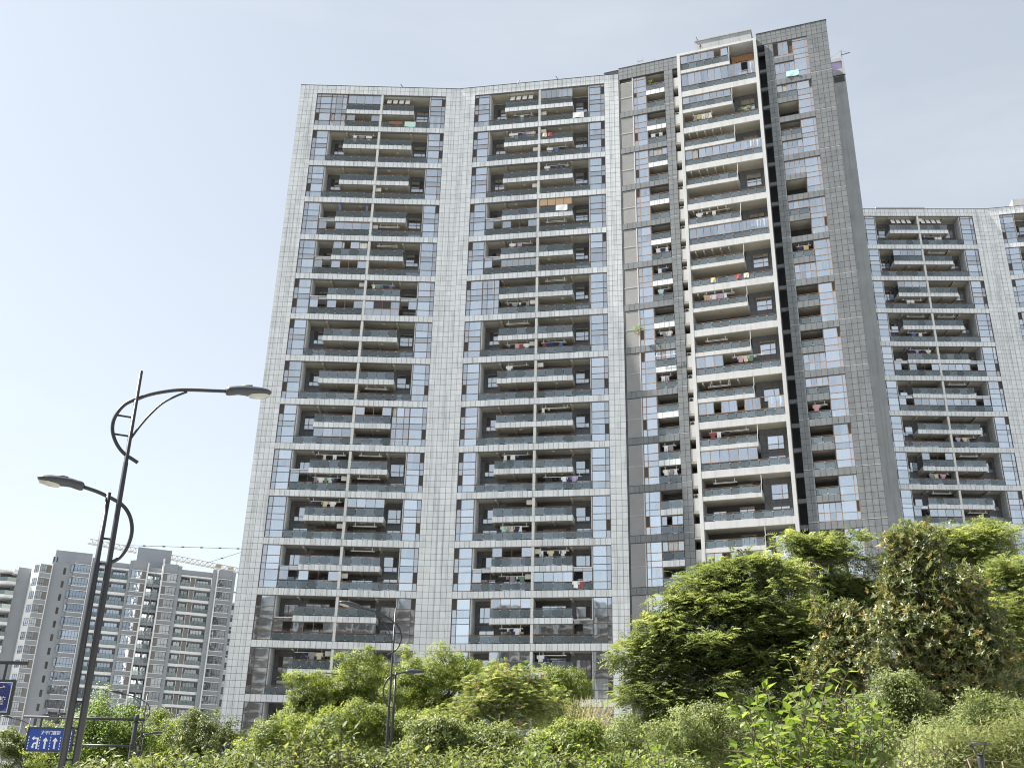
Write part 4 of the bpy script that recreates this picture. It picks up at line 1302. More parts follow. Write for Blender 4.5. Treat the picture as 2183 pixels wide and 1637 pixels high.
# the block across the road, which the lower windows mirror
opp = Bld("apartment_block", "pale banded block behind the viewer, mirrored in the white tower's lowest windows", (-10, -80, 0))
FO = Face(opp, (45, -80, 0), math.pi, "opposite block")
FO.boxpart("main_wall", 0, 120, .6, 16, 0, 66, "far_render")
for k in range(21):
    FO.boxpart("floor_band", -.2, 120.2, 0, .59, 3.0 * k + 2.0, 3.0 * k + 3.0, "concrete")
for i in range(20):
    q = MB()
    for k in range(21):
        q.box(0, 3.2, .4, .58, 3.0 * k + .4, 3.0 * k + 1.98, "far_louvre")
    FO.put("window_column", cached("oppwin", lambda: q.mesh("window_column")), 1.5 + 6 * i, 0, 0)
    FO.boxpart("wall_pier", 5.2 + 6 * i, 6.2 + 6 * i, -.3, .59, 0, 66.5, "grey_render")

# ------------------------------------------------------------------ tower crane behind the far block
crane = thing("tower_crane", "lattice tower crane jib reaching left above the far grey block's roof", "crane", (at(600, 1300, 290).x, 290, 0))
CI = crane.matrix_basis.inverted()
jt, jr = at(188, 1158, 262), at(600, 1238, 290)
def crane_part(name, fn):
    b = MB(); fn(b); o = link(name, b.mesh(name), crane, Matrix()); return o
def jib(b):
    d = (jr - jt).normalized(); L_ = (jr - jt).length
    up = Vector((0, 0, 1)); sd = d.cross(up).normalized()
    n = 38; hgt = 1.25; wid = .65
    A_ = [CI @ (jt + d * (L_ * i / n)) for i in range(n + 1)]
    Lc = [a - sd * wid for a in A_]; Rc = [a + sd * wid for a in A_]; Tc = [a + up * hgt for a in A_]
    for ch in (Lc, Rc, Tc):
        b.tube([ch[0], ch[-1]], .085, "crane_steel", 5)
    for i in range(n):
        for ch in (Lc, Rc):
            b.tube([ch[i], (Tc[i] + Tc[i + 1]) / 2], .045, "crane_steel", 4, False); b.tube([(Tc[i] + Tc[i + 1]) / 2, ch[i + 1]], .045, "crane_steel", 4, False)
        b.tube([Lc[i], Rc[i + 1]], .04, "crane_steel", 4, False)
crane_part("jib", jib)
def pend(b):
    a, c, e = CI @ at(265, 1162, 266), CI @ at(600, 1172, 290), CI @ at(440, 1200, 279)
    b.tube([a, c], .07, "cable", 5); b.tube([e, CI @ at(600, 1150, 290)], .07, "cable", 5)
    for i in range(1, 8):
        p = a + (c - a) * (i / 8.5); b.box(p.x - .35, p.x + .35, p.y - .15, p.y + .15, p.z - .16, p.z + .16, "cable")
    p = e + ((CI @ at(600, 1150, 290)) - e) * .2; b.box(p.x - .35, p.x + .35, p.y - .15, p.y + .15, p.z - .16, p.z + .16, "cable")
crane_part("pendant_line", pend)
def trol(b):
    for px in (466, 492):
        p = CI @ at(px, 1206 + (px - 466) * .2, 281); b.box(p.x - .7, p.x + .7, p.y - .5, p.y + .5, p.z - .5, p.z + .25, "crane_steel")
crane_part("trolley", trol)
def mst(b):
    top = CI @ Vector((jr.x, jr.y, jr.z + 9))
    for dx in (-.8, .8):
        for dy in (-.8, .8):
            b.tube([(top.x + dx, top.y + dy, 0), (top.x + dx * .2, top.y + dy * .2, top.z)], .12, "crane_steel", 5)
    for k in range(26):
        z = k * 2.2
        b.tube([(top.x - .8, top.y - .8, z), (top.x + .8, top.y - .8, z + 2.2)], .06, "crane_steel", 4, False); b.tube([(top.x + .8, top.y + .8, z), (top.x - .8, top.y + .8, z + 2.2)], .06, "crane_steel", 4, False)
crane_part("mast", mst)

# ------------------------------------------------------------------ ground
def sheet(name, x0, x1, y0, y1, z, mat):
    b = MB(); b.poly([(x0, y0, z), (x1, y0, z), (x1, y1, z), (x0, y1, z)], [(0, 1, 2, 3)], mat)
    return link(name, b.mesh(name), kind="structure")
sheet("ground", -1500, 1500, -1500, 1500, 0.0, "bounce_ground")
sheet("road", -29, -12.5, -60, 240, .004, "asphalt")
sheet("pavement", -12.3, -7.5, -60, 100, .13, "paving")
for x0 in (-12.5,):
    b = MB(); b.box(x0, x0 + .2, -60, 100, 0, .15, "concrete"); link("kerb", b.mesh("kerb"), kind="structure")
b = MB(); b.box(-12.3, -7.5, -60, 100, 0.005, .125, "concrete"); link("pavement_bed", b.mesh("pavement_bed"), kind="structure")
b = MB()
for k in range(30):
    for x in (-24.9, -20.8, -16.6):
        b.poly([(x, -50 + 9 * k, .008), (x + .15, -50 + 9 * k, .008), (x + .15, -46 + 9 * k, .008), (x, -46 + 9 * k, .008)], [(0, 1, 2, 3)], "road_paint")
link("lane_marking", b.mesh("lane_marking"), kind="structure")

# ------------------------------------------------------------------ street lamps
LZ = (60, 770, 3.559)
LD = 24.0
LPSI = math.radians(24.0)                # the arms run square to the road: right end further off
LA = Vector((math.cos(LPSI), math.sin(LPSI), 0))
LNRM = Vector((-math.sin(LPSI), math.cos(LPSI), 0))
_p0 = at(232, 1197, LD)
def lplane(px, py):
    q = ray(px, py); t = (_p0 - Vector((0, 0, EYE))).dot(LNRM) / q.dot(LNRM)
    return q * t + Vector((0, 0, EYE))
def lz(x, y):
    return lplane(LZ[0] + x / LZ[2], LZ[1] + y / LZ[2])
_pt, _pb = lplane(301, 791), lplane(158.5, 1637)
_st, _sb = (_pt - _p0).dot(LA), (_pb - _p0).dot(LA)
def lrel(p):
    """local: x along the arms measured from the main pole's own axis, z up"""
    f = (p.z - _pb.z) / (_pt.z - _pb.z)
    return Vector(((p - _p0).dot(LA) - (_sb + (_st - _sb) * f), 0, p.z))
_s0 = _sb + (_st - _sb) * (0 - _pb.z) / (_pt.z - _pb.z)
LBASE = Vector((_p0.x + LA.x * _s0, _p0.y + LA.y * _s0, 0))
def catmull(pts, n=6):
    out = []
    P = [pts[0]] + list(pts) + [pts[-1]]
    for i in range(1, len(P) - 2):
        for k in range(n):
            t = k / n
            out.append(.5 * ((2 * P[i]) + (P[i + 1] - P[i - 1]) * t + (2 * P[i - 1] - 5 * P[i] + 4 * P[i + 1] - P[i + 2]) * t * t + (3 * P[i] - P[i - 1] - 3 * P[i + 1] + P[i + 2]) * t ** 3))
    out.append(P[-2])
    return out
def lamp_head():
    b = MB()
    st = [(0, .00, .055), (.02, -.01, .10), (.08, .0, .125), (.17, .005, .12), (.30, .02, .118), (.45, .01, .125), (.60, -.01, .135), (.78, -.025, .13), (.93, -.03, .10), (1.02, -.025, .06), (1.06, -.02, .012)]
    hw = [.05, .09, .115, .12, .13, .15, .17, .175, .15, .10, .02]
    n = 14
    P = []
    for (x, zc, hz), w in zip(st, hw):
        for k in range(n):
            a = 2 * math.pi * k / n
            z = math.sin(a) * hz
            if z < 0: z *= .8
            P.append((x, math.cos(a) * w, zc + z))
    F = [(i * n + k, (i + 1) * n + k, (i + 1) * n + (k + 1) % n, i * n + (k + 1) % n) for i in range(len(st) - 1) for k in range(n)]
    F += [tuple(range(n)), tuple((len(st) - 1) * n + k for k in range(n - 1, -1, -1))]
    b.poly(P, F, "lamp_head_grey")
    b.box(.40, .62, -.05, .05, .105, .15, "lamp_head_grey")
    return b.mesh("lamp_head", True)
def lamp_lens():
    b = MB(); n = 18
    P = [(.76, 0, -.175)] + [(.76 + .23 * math.cos(2 * math.pi * k / n), .135 * math.sin(2 * math.pi * k / n), -.135) for k in range(n)] + [(.76 + .25 * math.cos(2 * math.pi * k / n), .15 * math.sin(2 * math.pi * k / n), -.09) for k in range(n)]
    F = [(0, 1 + (k + 1) % n, 1 + k) for k in range(n)] + [(1 + k, 1 + (k + 1) % n, n + 1 + (k + 1) % n, n + 1 + k) for k in range(n)]
    b.poly(P, F, "lamp_lens"); return b.mesh("lens", True)
def build_lamp():
    o = thing("street_lamp", "tall dark double armed street lamp nearest the camera, with two poles", "street lamp", LBASE, LPSI, "double armed street lamps along the road")
    def part(name, pts, r, sides=10):
        b = MB(); b.tube(pts, r, "lamp_metal", sides); return link(name, b.mesh(name, True), o)
    top = lrel(lz(858, 75)).z; j1 = lrel(lz(690, 1080)).z; j2 = lrel(lz(600, 1520)).z; j0 = lrel(lz(730, 770)).z
    part("pole", [(0, 0, 0), (0, 0, j2 - .05), (0, 0, j2), (0, 0, j0), (0, 0, j0 + .02), (0, 0, top)], [.082, .078, .066, .060, .052, .048], 12)
    s1, s0 = lrel(lz(607, 995)), lrel(lz(515, 1600))
    sx = (s1.x + s0.x) / 2
    part("pole", [(sx, 0, 0), (sx, 0, s0.z + .2), (sx, 0, s0.z + .25), (sx, 0, s1.z)], [.082, .078, .062, .056], 12)
    q = MB(); q.box(-.75, .3, -.25, .25, 0, .03, "lamp_metal"); link("base_plate", q.mesh("base_plate"), o)
    up = [(832, 770), (790, 742), (735, 705), (690, 655), (656, 590), (640, 520), (648, 450), (680, 385), (730, 330), (790, 298), (830, 286), (900, 260), (1000, 238), (1130, 222), (1250, 222), (1400, 229), (1500, 234)]
    part("arm", catmull([lrel(lz(*p)) for p in up], 4), .045)
    br = [(780, 585), (850, 490), (930, 400), (1020, 320), (1120, 268), (1205, 236)]
    part("brace", catmull([lrel(lz(*p)) for p in br], 4), .028)
    lo = [(618, 1532), (690, 1492), (740, 1430), (775, 1350), (788, 1270), (776, 1190), (745, 1125), (700, 1078), (650, 1048), (600, 1022), (520, 985), (420, 950)]
    part("arm", catmull([lrel(lz(*p)) for p in lo], 4), .045)
    for a, c in (((680, 408), (785, 428)), ((655, 550), (760, 570)), ((565, 1340), (625, 1355)), ((525, 1530), (620, 1535))):
        pa, pc = lrel(lz(*a)), lrel(lz(*c))
        part("rung", [pa, Vector((pc.x, 0, pa.z + (pc.z - pa.z) * .3))], .026, 8)
    for zz in (1495.5, 1552.5, 1620):
        z = lplane(170, zz).z; part("rung", [(sx, 0, z), (0, 0, z)], .03, 8)
    k = 0
    for p, q_ in (((1497, 234), (1845, 243)), ((425, 952), (72, 866))):
        a, c = lrel(lz(*p)), lrel(lz(*q_))
        d = (c - a); sc_ = d.length / 1.06
        ang = math.atan2(d.z, abs(d.x))
        M = T(*a) @ (Matrix.Rotation(0 if d.x > 0 else math.pi, 4, 'Z')) @ Matrix.Rotation(-ang, 4, 'Y') @ Matrix.Scale(sc_, 4)
        h = link("lamp_head", cached("lhead", lamp_head), o, M)
        link("lens", cached("llens", lamp_lens), h, Matrix())
    return o
lamp1 = build_lamp()
lamp1.rotation_euler = (0, math.atan2(_st - _sb, _pt.z - _pb.z), LPSI)       # the near lamp leans very slightly
def copy_tree(o, parent=None):
    c = o.copy(); coll.objects.link(c); c.parent = parent
    for ch in list(o.children):
        copy_tree(ch, c)
    return c
_tip = lrel(lz(1845, 243))
for (px, py, dx, fixed, lab) in ((843.5, 1296, -120, None, "dark double armed street lamp standing before the round bright trees"),
                          (314.6, 1478, -80, 82.0, "small dark street lamp just right of the lane sign's post"),
                          (66.0, 1529, -62, 100.0, "smallest street lamp, its long arm running behind the dark blue banner")):
    c = copy_tree(lamp1)
    best = min((k * .5 for k in range(60, 300)), key=lambda q: abs(pix(at(px, py, q) - LA * _tip.x)[0] - px - dx))
    k = 1.0
    if fixed:                       # the farther lamps are a smaller size of the same pattern
        k, best = fixed / best, fixed
    top = at(px, py, best)
    c.location = (top.x, best, 0)
    c.rotation_euler = (0, 0, math.pi + LPSI)
    c.scale = (k, k, top.z / _pt.z)
    c["label"] = lab

# ------------------------------------------------------------------ lane sign on its gantry
SD_ = 65.0
SZ = 6.0639
def sp(x, y, d=SD_):
    return at(x / SZ, 1380 + y / SZ, d)
gan = thing("sign_gantry", "dark round post with two long arms carrying the blue lane sign", "sign post", (sp(1720, 1200).x, SD_, 0))
gx = gan.location.x
def gpart(name, pts, r, mat="post_metal", sides=10):
    b = MB(); b.tube([(p[0] - gx, p[1] - SD_, p[2]) for p in pts], r, mat, sides); return link(name, b.mesh(name, True), gan)
zt_ = sp(1752, 862).z
gpart("post", [(gx, SD_, 0), (gx, SD_, zt_ - .05), (gx, SD_, zt_)], [.15, .125, .10], sides=14)
uz = (sp(345, 862).z + sp(1700, 965).z) / 2
x0, x1 = sp(335, 862).x, sp(1880, 980).x
gpart("arm", [(x0, SD_ - .2, uz), (x1, SD_ - .2, uz)], .08)
lzb = sp(1400, 1268).z
gpart("arm", [(sp(935, 1250).x, SD_ - .2, lzb), (sp(1775, 1290).x, SD_ - .2, lzb)], .07)
for xx in (1735,):
    b = MB()
    for z in (uz, lzb):
        b.tube([(0, -.2, z - .1), (0, -.2, z + .1)], .10, "post_metal", 8); b.box(-.2, .2, -.26, .05, z - .05, z + .05, "post_metal")
    link("bracket", b.mesh("bracket"), gan)
SL, SR = sp(368, 1175).x + .15, sp(982, 1200).x - .15
SR = sp(975, 1100).x
SL = sp(405, 1200).x - .1
ST, SB_ = (sp(415, 1030).z + sp(980, 1075).z) / 2, (sp(365, 1320).z + sp(935, 1350).z) / 2
sign = thing("lane_sign", "blue lane direction sign with white arrows behind the big lamp post", "road sign", ((SL + SR) / 2, SD_ - .35, SB_))
sw, sh = SR - SL, ST - SB_
b = MB(); b.box(-sw / 2, sw / 2, 0, .08, 0, sh, "sign_blue"); link("panel", b.mesh("panel"), sign)
b = MB(); t_ = .07
b.box(-sw / 2 - t_, sw / 2 + t_, -.03, .10, -t_, 0, "post_metal"); b.box(-sw / 2 - t_, sw / 2 + t_, -.03, .10, sh, sh + t_, "post_metal")
b.box(-sw / 2 - t_, -sw / 2, -.03, .10, 0, sh, "post_metal"); b.box(sw / 2, sw / 2 + t_, -.03, .10, 0, sh, "post_metal")
link("frame", b.mesh("frame"), sign)
for xx in (-sw * .28, sw * .28):
    b = MB(); b.box(xx - .05, xx + .05, .09, .16, sh, uz - SB_, "post_metal"); link("hanger", b.mesh("hanger"), sign)
def flat(b, pts, y=-.006, mat="sign_white"):
    """flat shape in the sign plane, given in 0..1 of width and 0..1 of height, top-down"""
    b.poly([((u - .5) * sw, y, (1 - v) * sh) for u, v in pts], [tuple(range(len(pts) - 1, -1, -1))], mat)
def arrow_up(cx):
    b = MB(); flat(b, [(cx - .02, .92), (cx - .02, .56), (cx - .05, .60), (cx - .05, .53), (cx, .40), (cx + .05, .53), (cx + .05, .60), (cx + .02, .56), (cx + .02, .92)])
    link("arrow", b.mesh("arrow"), sign)
arrow_up(.41); arrow_up(.63)
b = MB()      # left and U-turn
flat(b, [(.215, .93), (.215, .49), (.185, .49), (.185, .42), (.255, .42), (.255, .93)])
flat(b, [(.184, .49), (.15, .49), (.162, .53), (.14, .535), (.098, .455), (.14, .37), (.162, .375), (.15, .42), (.184, .42)])
flat(b, [(.214, .72), (.175, .72), (.165, .75), (.165, .82), (.19, .82), (.145, .92), (.105, .82), (.13, .82), (.13, .73), (.15, .66), (.175, .64), (.214, .64)])
link("arrow", b.mesh("arrow"), sign)
b = MB()      # right
flat(b, [(.815, .93), (.815, .47), (.885, .47), (.885, .385), (.945, .52), (.885, .66), (.885, .57), (.85, .57), (.85, .93)])
link("arrow", b.mesh("arrow"), sign)
b = MB()
for u in (.03, .285, .52, .745, .965):
    for k in range(5):
        v = .37 + .13 * k
        flat(b, [(u - .009, v), (u + .009, v), (u + .009, v + .07), (u - .009, v + .07)])
link("lane_dash", b.mesh("lane_dash"), sign)
def text_part(name, body, size, x, z, parent, y=-.008, mat="sign_white", bold=0.0, sx=1.0):
    cu = bpy.data.curves.new(name, 'FONT'); cu.body = body; cu.size = size; cu.align_x = 'CENTER'; cu.align_y = 'CENTER'
    cu.offset = bold; cu.extrude = .002
    tmp = bpy.data.objects.new("tmp_text", cu); coll.objects.link(tmp)
    bpy.context.view_layer.update()
    me = bpy.data.meshes.new_from_object(tmp.evaluated_get(bpy.context.evaluated_depsgraph_get()))
    bpy.data.objects.remove(tmp); bpy.data.curves.remove(cu)
    me.name = name; me.materials.clear(); me.materials.append(MATS[mat])
    return link(name, me, parent, T(x, y, z) @ Matrix.Rotation(math.pi / 2, 4, 'X') @ Matrix.Diagonal((sx, 1, 1, 1)))
text_part("lettering", "太平门直街", .23, 0.0, sh * .80, sign, bold=.005)
text_part("lettering", "路", .23, sw * .44, sh * .80, sign, bold=.005)
camr = thing("traffic_camera", "small traffic camera on the lane sign's upper arm", "traffic camera", (sp(780, 850).x, SD_ - .2, uz + .08))
b = MB(); b.tube([(0, 0, -.25), (0, 0, .55)], .035, "post_metal", 8); link("bracket", b.mesh("bracket"), camr)
b = MB(); b.box(-.55, -.12, -.1, .1, .06, .22, "post_metal"); b.box(-.62, -.55, -.12, .12, .08, .26, "post_metal"); link("camera_body", b.mesh("camera_body"), camr)
b = MB(); b.box(.1, .38, -.09, .09, .05, .2, "post_metal"); b.tube([(-.12, 0, -.35), (.12, 0, -.35)], .09, "post_metal", 8); link("flash_unit", b.mesh("flash_unit"), camr)

# ------------------------------------------------------------------ dark blue banner at the left edge
BD = 45.0
def bp_(x, y):
    return at(x / SZ, 1380 + y / SZ, BD)
bz1, bz0 = bp_(190, 415).z, bp_(120, 870).z
bxr = bp_(160, 640).x
bw = 2.6
ban = thing("hanging_banner", "dark blue banner panel with white characters hanging at the left edge", "banner", (bxr - bw / 2, BD, bz0))
bh = bz1 - bz0
b = MB(); b.box(-bw / 2 + .08, bw / 2 - .08, 0, .08, .08, bh - .08, "banner_blue"); link("panel", b.mesh("panel"), ban)
b = MB()
for a in ((-bw / 2, bw / 2, 0, .08), (-bw / 2, bw / 2, bh - .08, bh)): b.box(a[0], a[1], -.04, .1, a[2], a[3], "post_metal")
for a in ((-bw / 2, -bw / 2 + .08), (bw / 2 - .08, bw / 2)): b.box(a[0], a[1], -.04, .1, .08, bh - .08, "post_metal")
link("frame", b.mesh("frame"), ban)
b = MB()
for a in ((-bw / 2 + .1, bw / 2 - .1, .10, .135), (-bw / 2 + .1, bw / 2 - .1, bh - .135, bh - .10)): b.box(a[0], a[1], -.012, -.002, a[2], a[3], "sign_white")
for a in ((-bw / 2 + .1, -bw / 2 + .135), (bw / 2 - .135, bw / 2 - .1)): b.box(a[0], a[1], -.012, -.002, .136, bh - .136, "sign_white")
link("border", b.mesh("border"), ban)
b = MB()
for sx_, sz_ in ((1, 1), (1, -1), (-1, 1), (-1, -1)):
    cx_, cz_ = sx_ * (bw / 2 - .15), bh / 2 + sz_ * (bh / 2 - .15)
    pts = [(0, 0), (.34, 0), (.30, .06), (.24, .05), (.20, .11), (.13, .10), (.11, .17), (.05, .18), (.055, .27), (0, .32)]
    P = [(cx_ - sx_ * p * .6, -.006, cz_ - sz_ * q * .6) for p, q in pts]
    b.poly(P, [tuple(range(10))] if sx_ * sz_ > 0 else [tuple(range(9, -1, -1))], "banner_light_blue")
link("corner_ornament", b.mesh("corner_ornament"), ban)
cxr = bp_(45, 550).x - (bxr - bw / 2)
zr1, zr2 = bp_(50, 550).z - bz0, bp_(40, 690).z - bz0
ch = .34
text_part("lettering", "主", ch, cxr, zr1, ban, y=-.02, bold=.006, sx=1.12); text_part("lettering", "谐", ch, cxr - .02, zr2, ban, y=-.02, bold=.006, sx=1.12)
text_part("lettering", "民", ch, cxr - .52, zr1, ban, y=-.02, bold=.006, sx=1.12); text_part("lettering", "和", ch, cxr - .52, zr2, ban, y=-.02, bold=.006, sx=1.12)
bpz = bp_(340, 197).z
barm = thing("banner_post", "dark post arm that carries the blue banner at the left edge", "sign post", (bxr - 4.2, BD + .3, 0))
ox = barm.location.x
b = MB(); b.tube([(0, 0, 0), (0, 0, bpz + .5)], [.14, .12], "post_metal", 12); link("post", b.mesh("post", True), barm)
b = MB(); b.tube([(-.2, -.26, bpz), (bp_(357, 197).x - ox, -.26, bpz)], .075, "post_metal", 10); link("arm", b.mesh("arm", True), barm)
for xx in (bp_(65, 300).x, bp_(65, 300).x - 1.5):
    b = MB(); b.box(xx - .04 - (bxr - bw / 2), xx + .04 - (bxr - bw / 2), .01, .08, bh, bpz - bz0 - .05, "post_metal"); link("hanger", b.mesh("hanger"), ban)

# ------------------------------------------------------------------ garden lamp bottom right
gp = at(2085, 1580, 18.5)
gl = thing("garden_lamp", "black garden lamp with flat round cap among the shrubs bottom right", "lamp", (gp.x, 18.5, 0))
b = MB(); n = 24
prof = [(.0, .0), (.172, -.022), (.176, -.036), (.15, -.04), (.0, -.06)]
P = [(0, 0, gp.z)] + [(r * math.cos(2 * math.pi * k / n), r * math.sin(2 * math.pi * k / n), gp.z + z) for r, z in prof[1:4] for k in range(n)] + [(0, 0, gp.z - .045)]
F = [(0, 1 + k, 1 + (k + 1) % n) for k in range(n)] + [(1 + j * n + k, 1 + (j + 1) * n + k, 1 + (j + 1) * n + (k + 1) % n, 1 + j * n + (k + 1) % n) for j in range(2) for k in range(n)] + [(3 * n + 1, 1 + 2 * n + (k + 1) % n, 1 + 2 * n + k) for k in range(n)]
b.poly(P, F, "lamp_metal"); link("cap", b.mesh("cap"), gl)
zc_ = at(2085, 1612, 18.5).z
for k in range(4):
    a = math.radians(25 + 90 * k)
    q = MB(); q.tube([(.16 * math.cos(a), .16 * math.sin(a), gp.z - .04), (.05 * math.cos(a), .05 * math.sin(a), zc_)], .009, "lamp_metal", 6); link("strut", q.mesh("strut"), gl)
b = MB(); b.tube([(0, 0, zc_ - .35), (0, 0, zc_ - .2), (0, 0, zc_ - .03), (0, 0, zc_ + .03)], [.036, .048, .062, .055], "lamp_metal", 14); link("lamp_base", b.mesh("lamp_base", True), gl)
b = MB(); b.tube([(0, 0, 0), (0, 0, zc_ - .35)], [.04, .036], "lamp_metal", 12); link("pole", b.mesh("pole", True), gl)

# ------------------------------------------------------------------ trees and shrubs
def lobes_px(dist, lst, depth=1.0):
    out = []
    for t in lst:
        px, py, rx, ry = t[:4]
        dd = dist + (t[4] if len(t) > 4 else 0.0)
        c = at(px, py, dd)
        k = mpp(c)
        out.append((np.array(c), np.array([rx * k, (rx + ry) * .5 * k * depth, ry * k * 1.05])))
    return out

def sample_lobes(lobes, n, shell=.55, up=.25):
    w = np.array([r[0] * r[2] * r[1] ** .5 for _, r in lobes]); w /= w.sum()
    idx = nrg.choice(len(lobes), n, p=w)
    d = _nrm(nrg.normal(size=(n, 3)) + np.array([0, -.25, up]))
    rad = shell + (1 - shell) * nrg.random((n, 1)) ** .8
    inner = nrg.random((n, 1)) < .18
    rad = np.where(inner, nrg.random((n, 1)) * .8, rad)
    rad *= 1 + .13 * np.sin(d[:, :1] * 7 + idx[:, None]) * np.cos(d[:, 2:] * 6 + idx[:, None] * 2)
    C = np.array([c for c, _ in lobes])[idx]; R = np.array([r for _, r in lobes])[idx]
    return C + d * R * rad, d, idx

def puff_lobes(lobes, pr, flat=1.0):
    """break smooth lobes up into many uneven puffs of foliage sitting on and in them"""
    out = []
    for c, r in lobes:
        area = (r[0] * r[2] + r[0] * r[1] + r[1] * r[2]) / 3
        n = int(min(60, max(5, 3.4 * area / (pr * pr))))
        d = _nrm(nrg.normal(size=(n, 3)) + np.array([0, -.35, .3]))
        k = nrg.uniform(.72, 1.06, (n, 1))
        spr = nrg.random(n) < .16                      # a few sprigs push out beyond the rest
        k[spr] = nrg.uniform(1.06, 1.30, (int(spr.sum()), 1))
        P = c + d * r * k
        for p, sp_ in zip(P, spr):
            s = pr * (nrg.uniform(.35, .6) if sp_ else nrg.uniform(.6, 1.35))
            out.append((p, np.array([s * nrg.uniform(.85, 1.3), s, s * nrg.uniform(.6, .95) * flat])))
        out.append((c, r * .72))
    return out

def trunk_mesh(base, lobes, pts, r, mat, limbs=26, multi=1, thin=1.0):
    b = MB()
    zc = np.mean([c[2] - rr[2] * .6 for c, rr in lobes])
    zc = max(zc, 1.2)
    cx, cy = np.mean([c[0] for c, _ in lobes]), np.mean([c[1] for c, _ in lobes])
    B = Vector(base)
    forks = []
    for s in range(multi):
        off = Vector((rnd.uniform(-.5, .5), rnd.uniform(-.5, .5), 0)) * (multi > 1)
        top = Vector((cx + off.x * 3, cy + off.y * 3, zc))
        mid = B.lerp(top, .5) + Vector((rnd.uniform(-.2, .2), rnd.uniform(-.2, .2), 0))
        b.tube([off, mid - B, top - B], [r, r * .85, r * .65], mat, 9)
        forks.append(top)
    jn = []
    for c, rr in lobes:
        f = rnd.choice(forks)
        c = Vector(c) - Vector((0, 0, rr[2] * .15))
        m = f.lerp(c, .5) + Vector((rnd.uniform(-.3, .3), rnd.uniform(-.3, .3), -.05 * (c - f).length))
        b.tube([f - B, m - B, c - B], [r * .55 * thin, r * .42 * thin, r * .25 * thin], mat, 7)
        jn += [(m, r * .3 * thin), (c, r * .24 * thin)]
    for p in pts[:limbs]:
        p = Vector(p)
        q, rr_ = min(jn, key=lambda t: (t[0] - p).length)
        m = q.lerp(p, .55) + Vector((rnd.uniform(-.2, .2), rnd.uniform(-.2, .2), rnd.uniform(-.1, .2)))
        b.tube([q - B, m - B, p - B], [rr_, rr_ * .6, .012], mat, 5)
    return b.mesh("trunk", True)

def frond_mesh(name, C, A, N, Lf, l, w, mat, pairs=6, droop=.35, tint=None):
    """compound leaves: paired leaflets along a drooping stalk"""
    n = len(C)
    A = _nrm(A); S = _nrm(np.cross(A, N)); N = np.cross(S, A)
    Ps, Ds, Ns, Ts = [], [], [], []
    tb = np.clip(nrg.normal(.45, .2, n), 0, 1) if tint is None else tint
    s = nrg.uniform(.75, 1.2, (n, 1))
    for i in range(pairs):
        t = .18 + .8 * i / (pairs - 1)
        base = C + A * Lf * t * s - np.array([0, 0, 1.0]) * droop * Lf * t * t * s
        for sg in (-1, 1):
            Ps.append(base); Ds.append(S * sg * .9 + A * .45 - np.array([0, 0, .28])); Ns.append(N + S * sg * .12); Ts.append(tb)
    P, D, N2, T_ = np.concatenate(Ps), np.concatenate(Ds), np.concatenate(Ns), np.concatenate(Ts)
    return leaf_mesh(name, P, N2, l, w, mat, D=D, tint=T_, jit=.12, fold=.12)

def whorl_mesh(name, C, A, L, W, mat, k=7, tint=None):
    n = len(C); A = _nrm(A)
    X = _nrm(np.cross(A, nrg.normal(size=(n, 3)))); Y = np.cross(A, X)
    Ps, Ds, Ns, Ts = [], [], [], []
    for i in range(k):
        a = 2 * math.pi * i / k + nrg.uniform(-.3, .3, (n, 1))
        rad = X * np.cos(a) + Y * np.sin(a)
        Ps.append(C - A * (.05 * (i % 2))); Ds.append(rad * .8 + A * nrg.uniform(.15, .8, (n, 1))); Ns.append(A * .8 - rad * .4)
        Ts.append(np.clip(tint + nrg.normal(0, .1, n), 0, 1))
    return leaf_mesh(name, np.concatenate(Ps), np.concatenate(Ns), L, W, mat, D=np.concatenate(Ds), tint=np.concatenate(Ts), jit=.15, fold=.25)

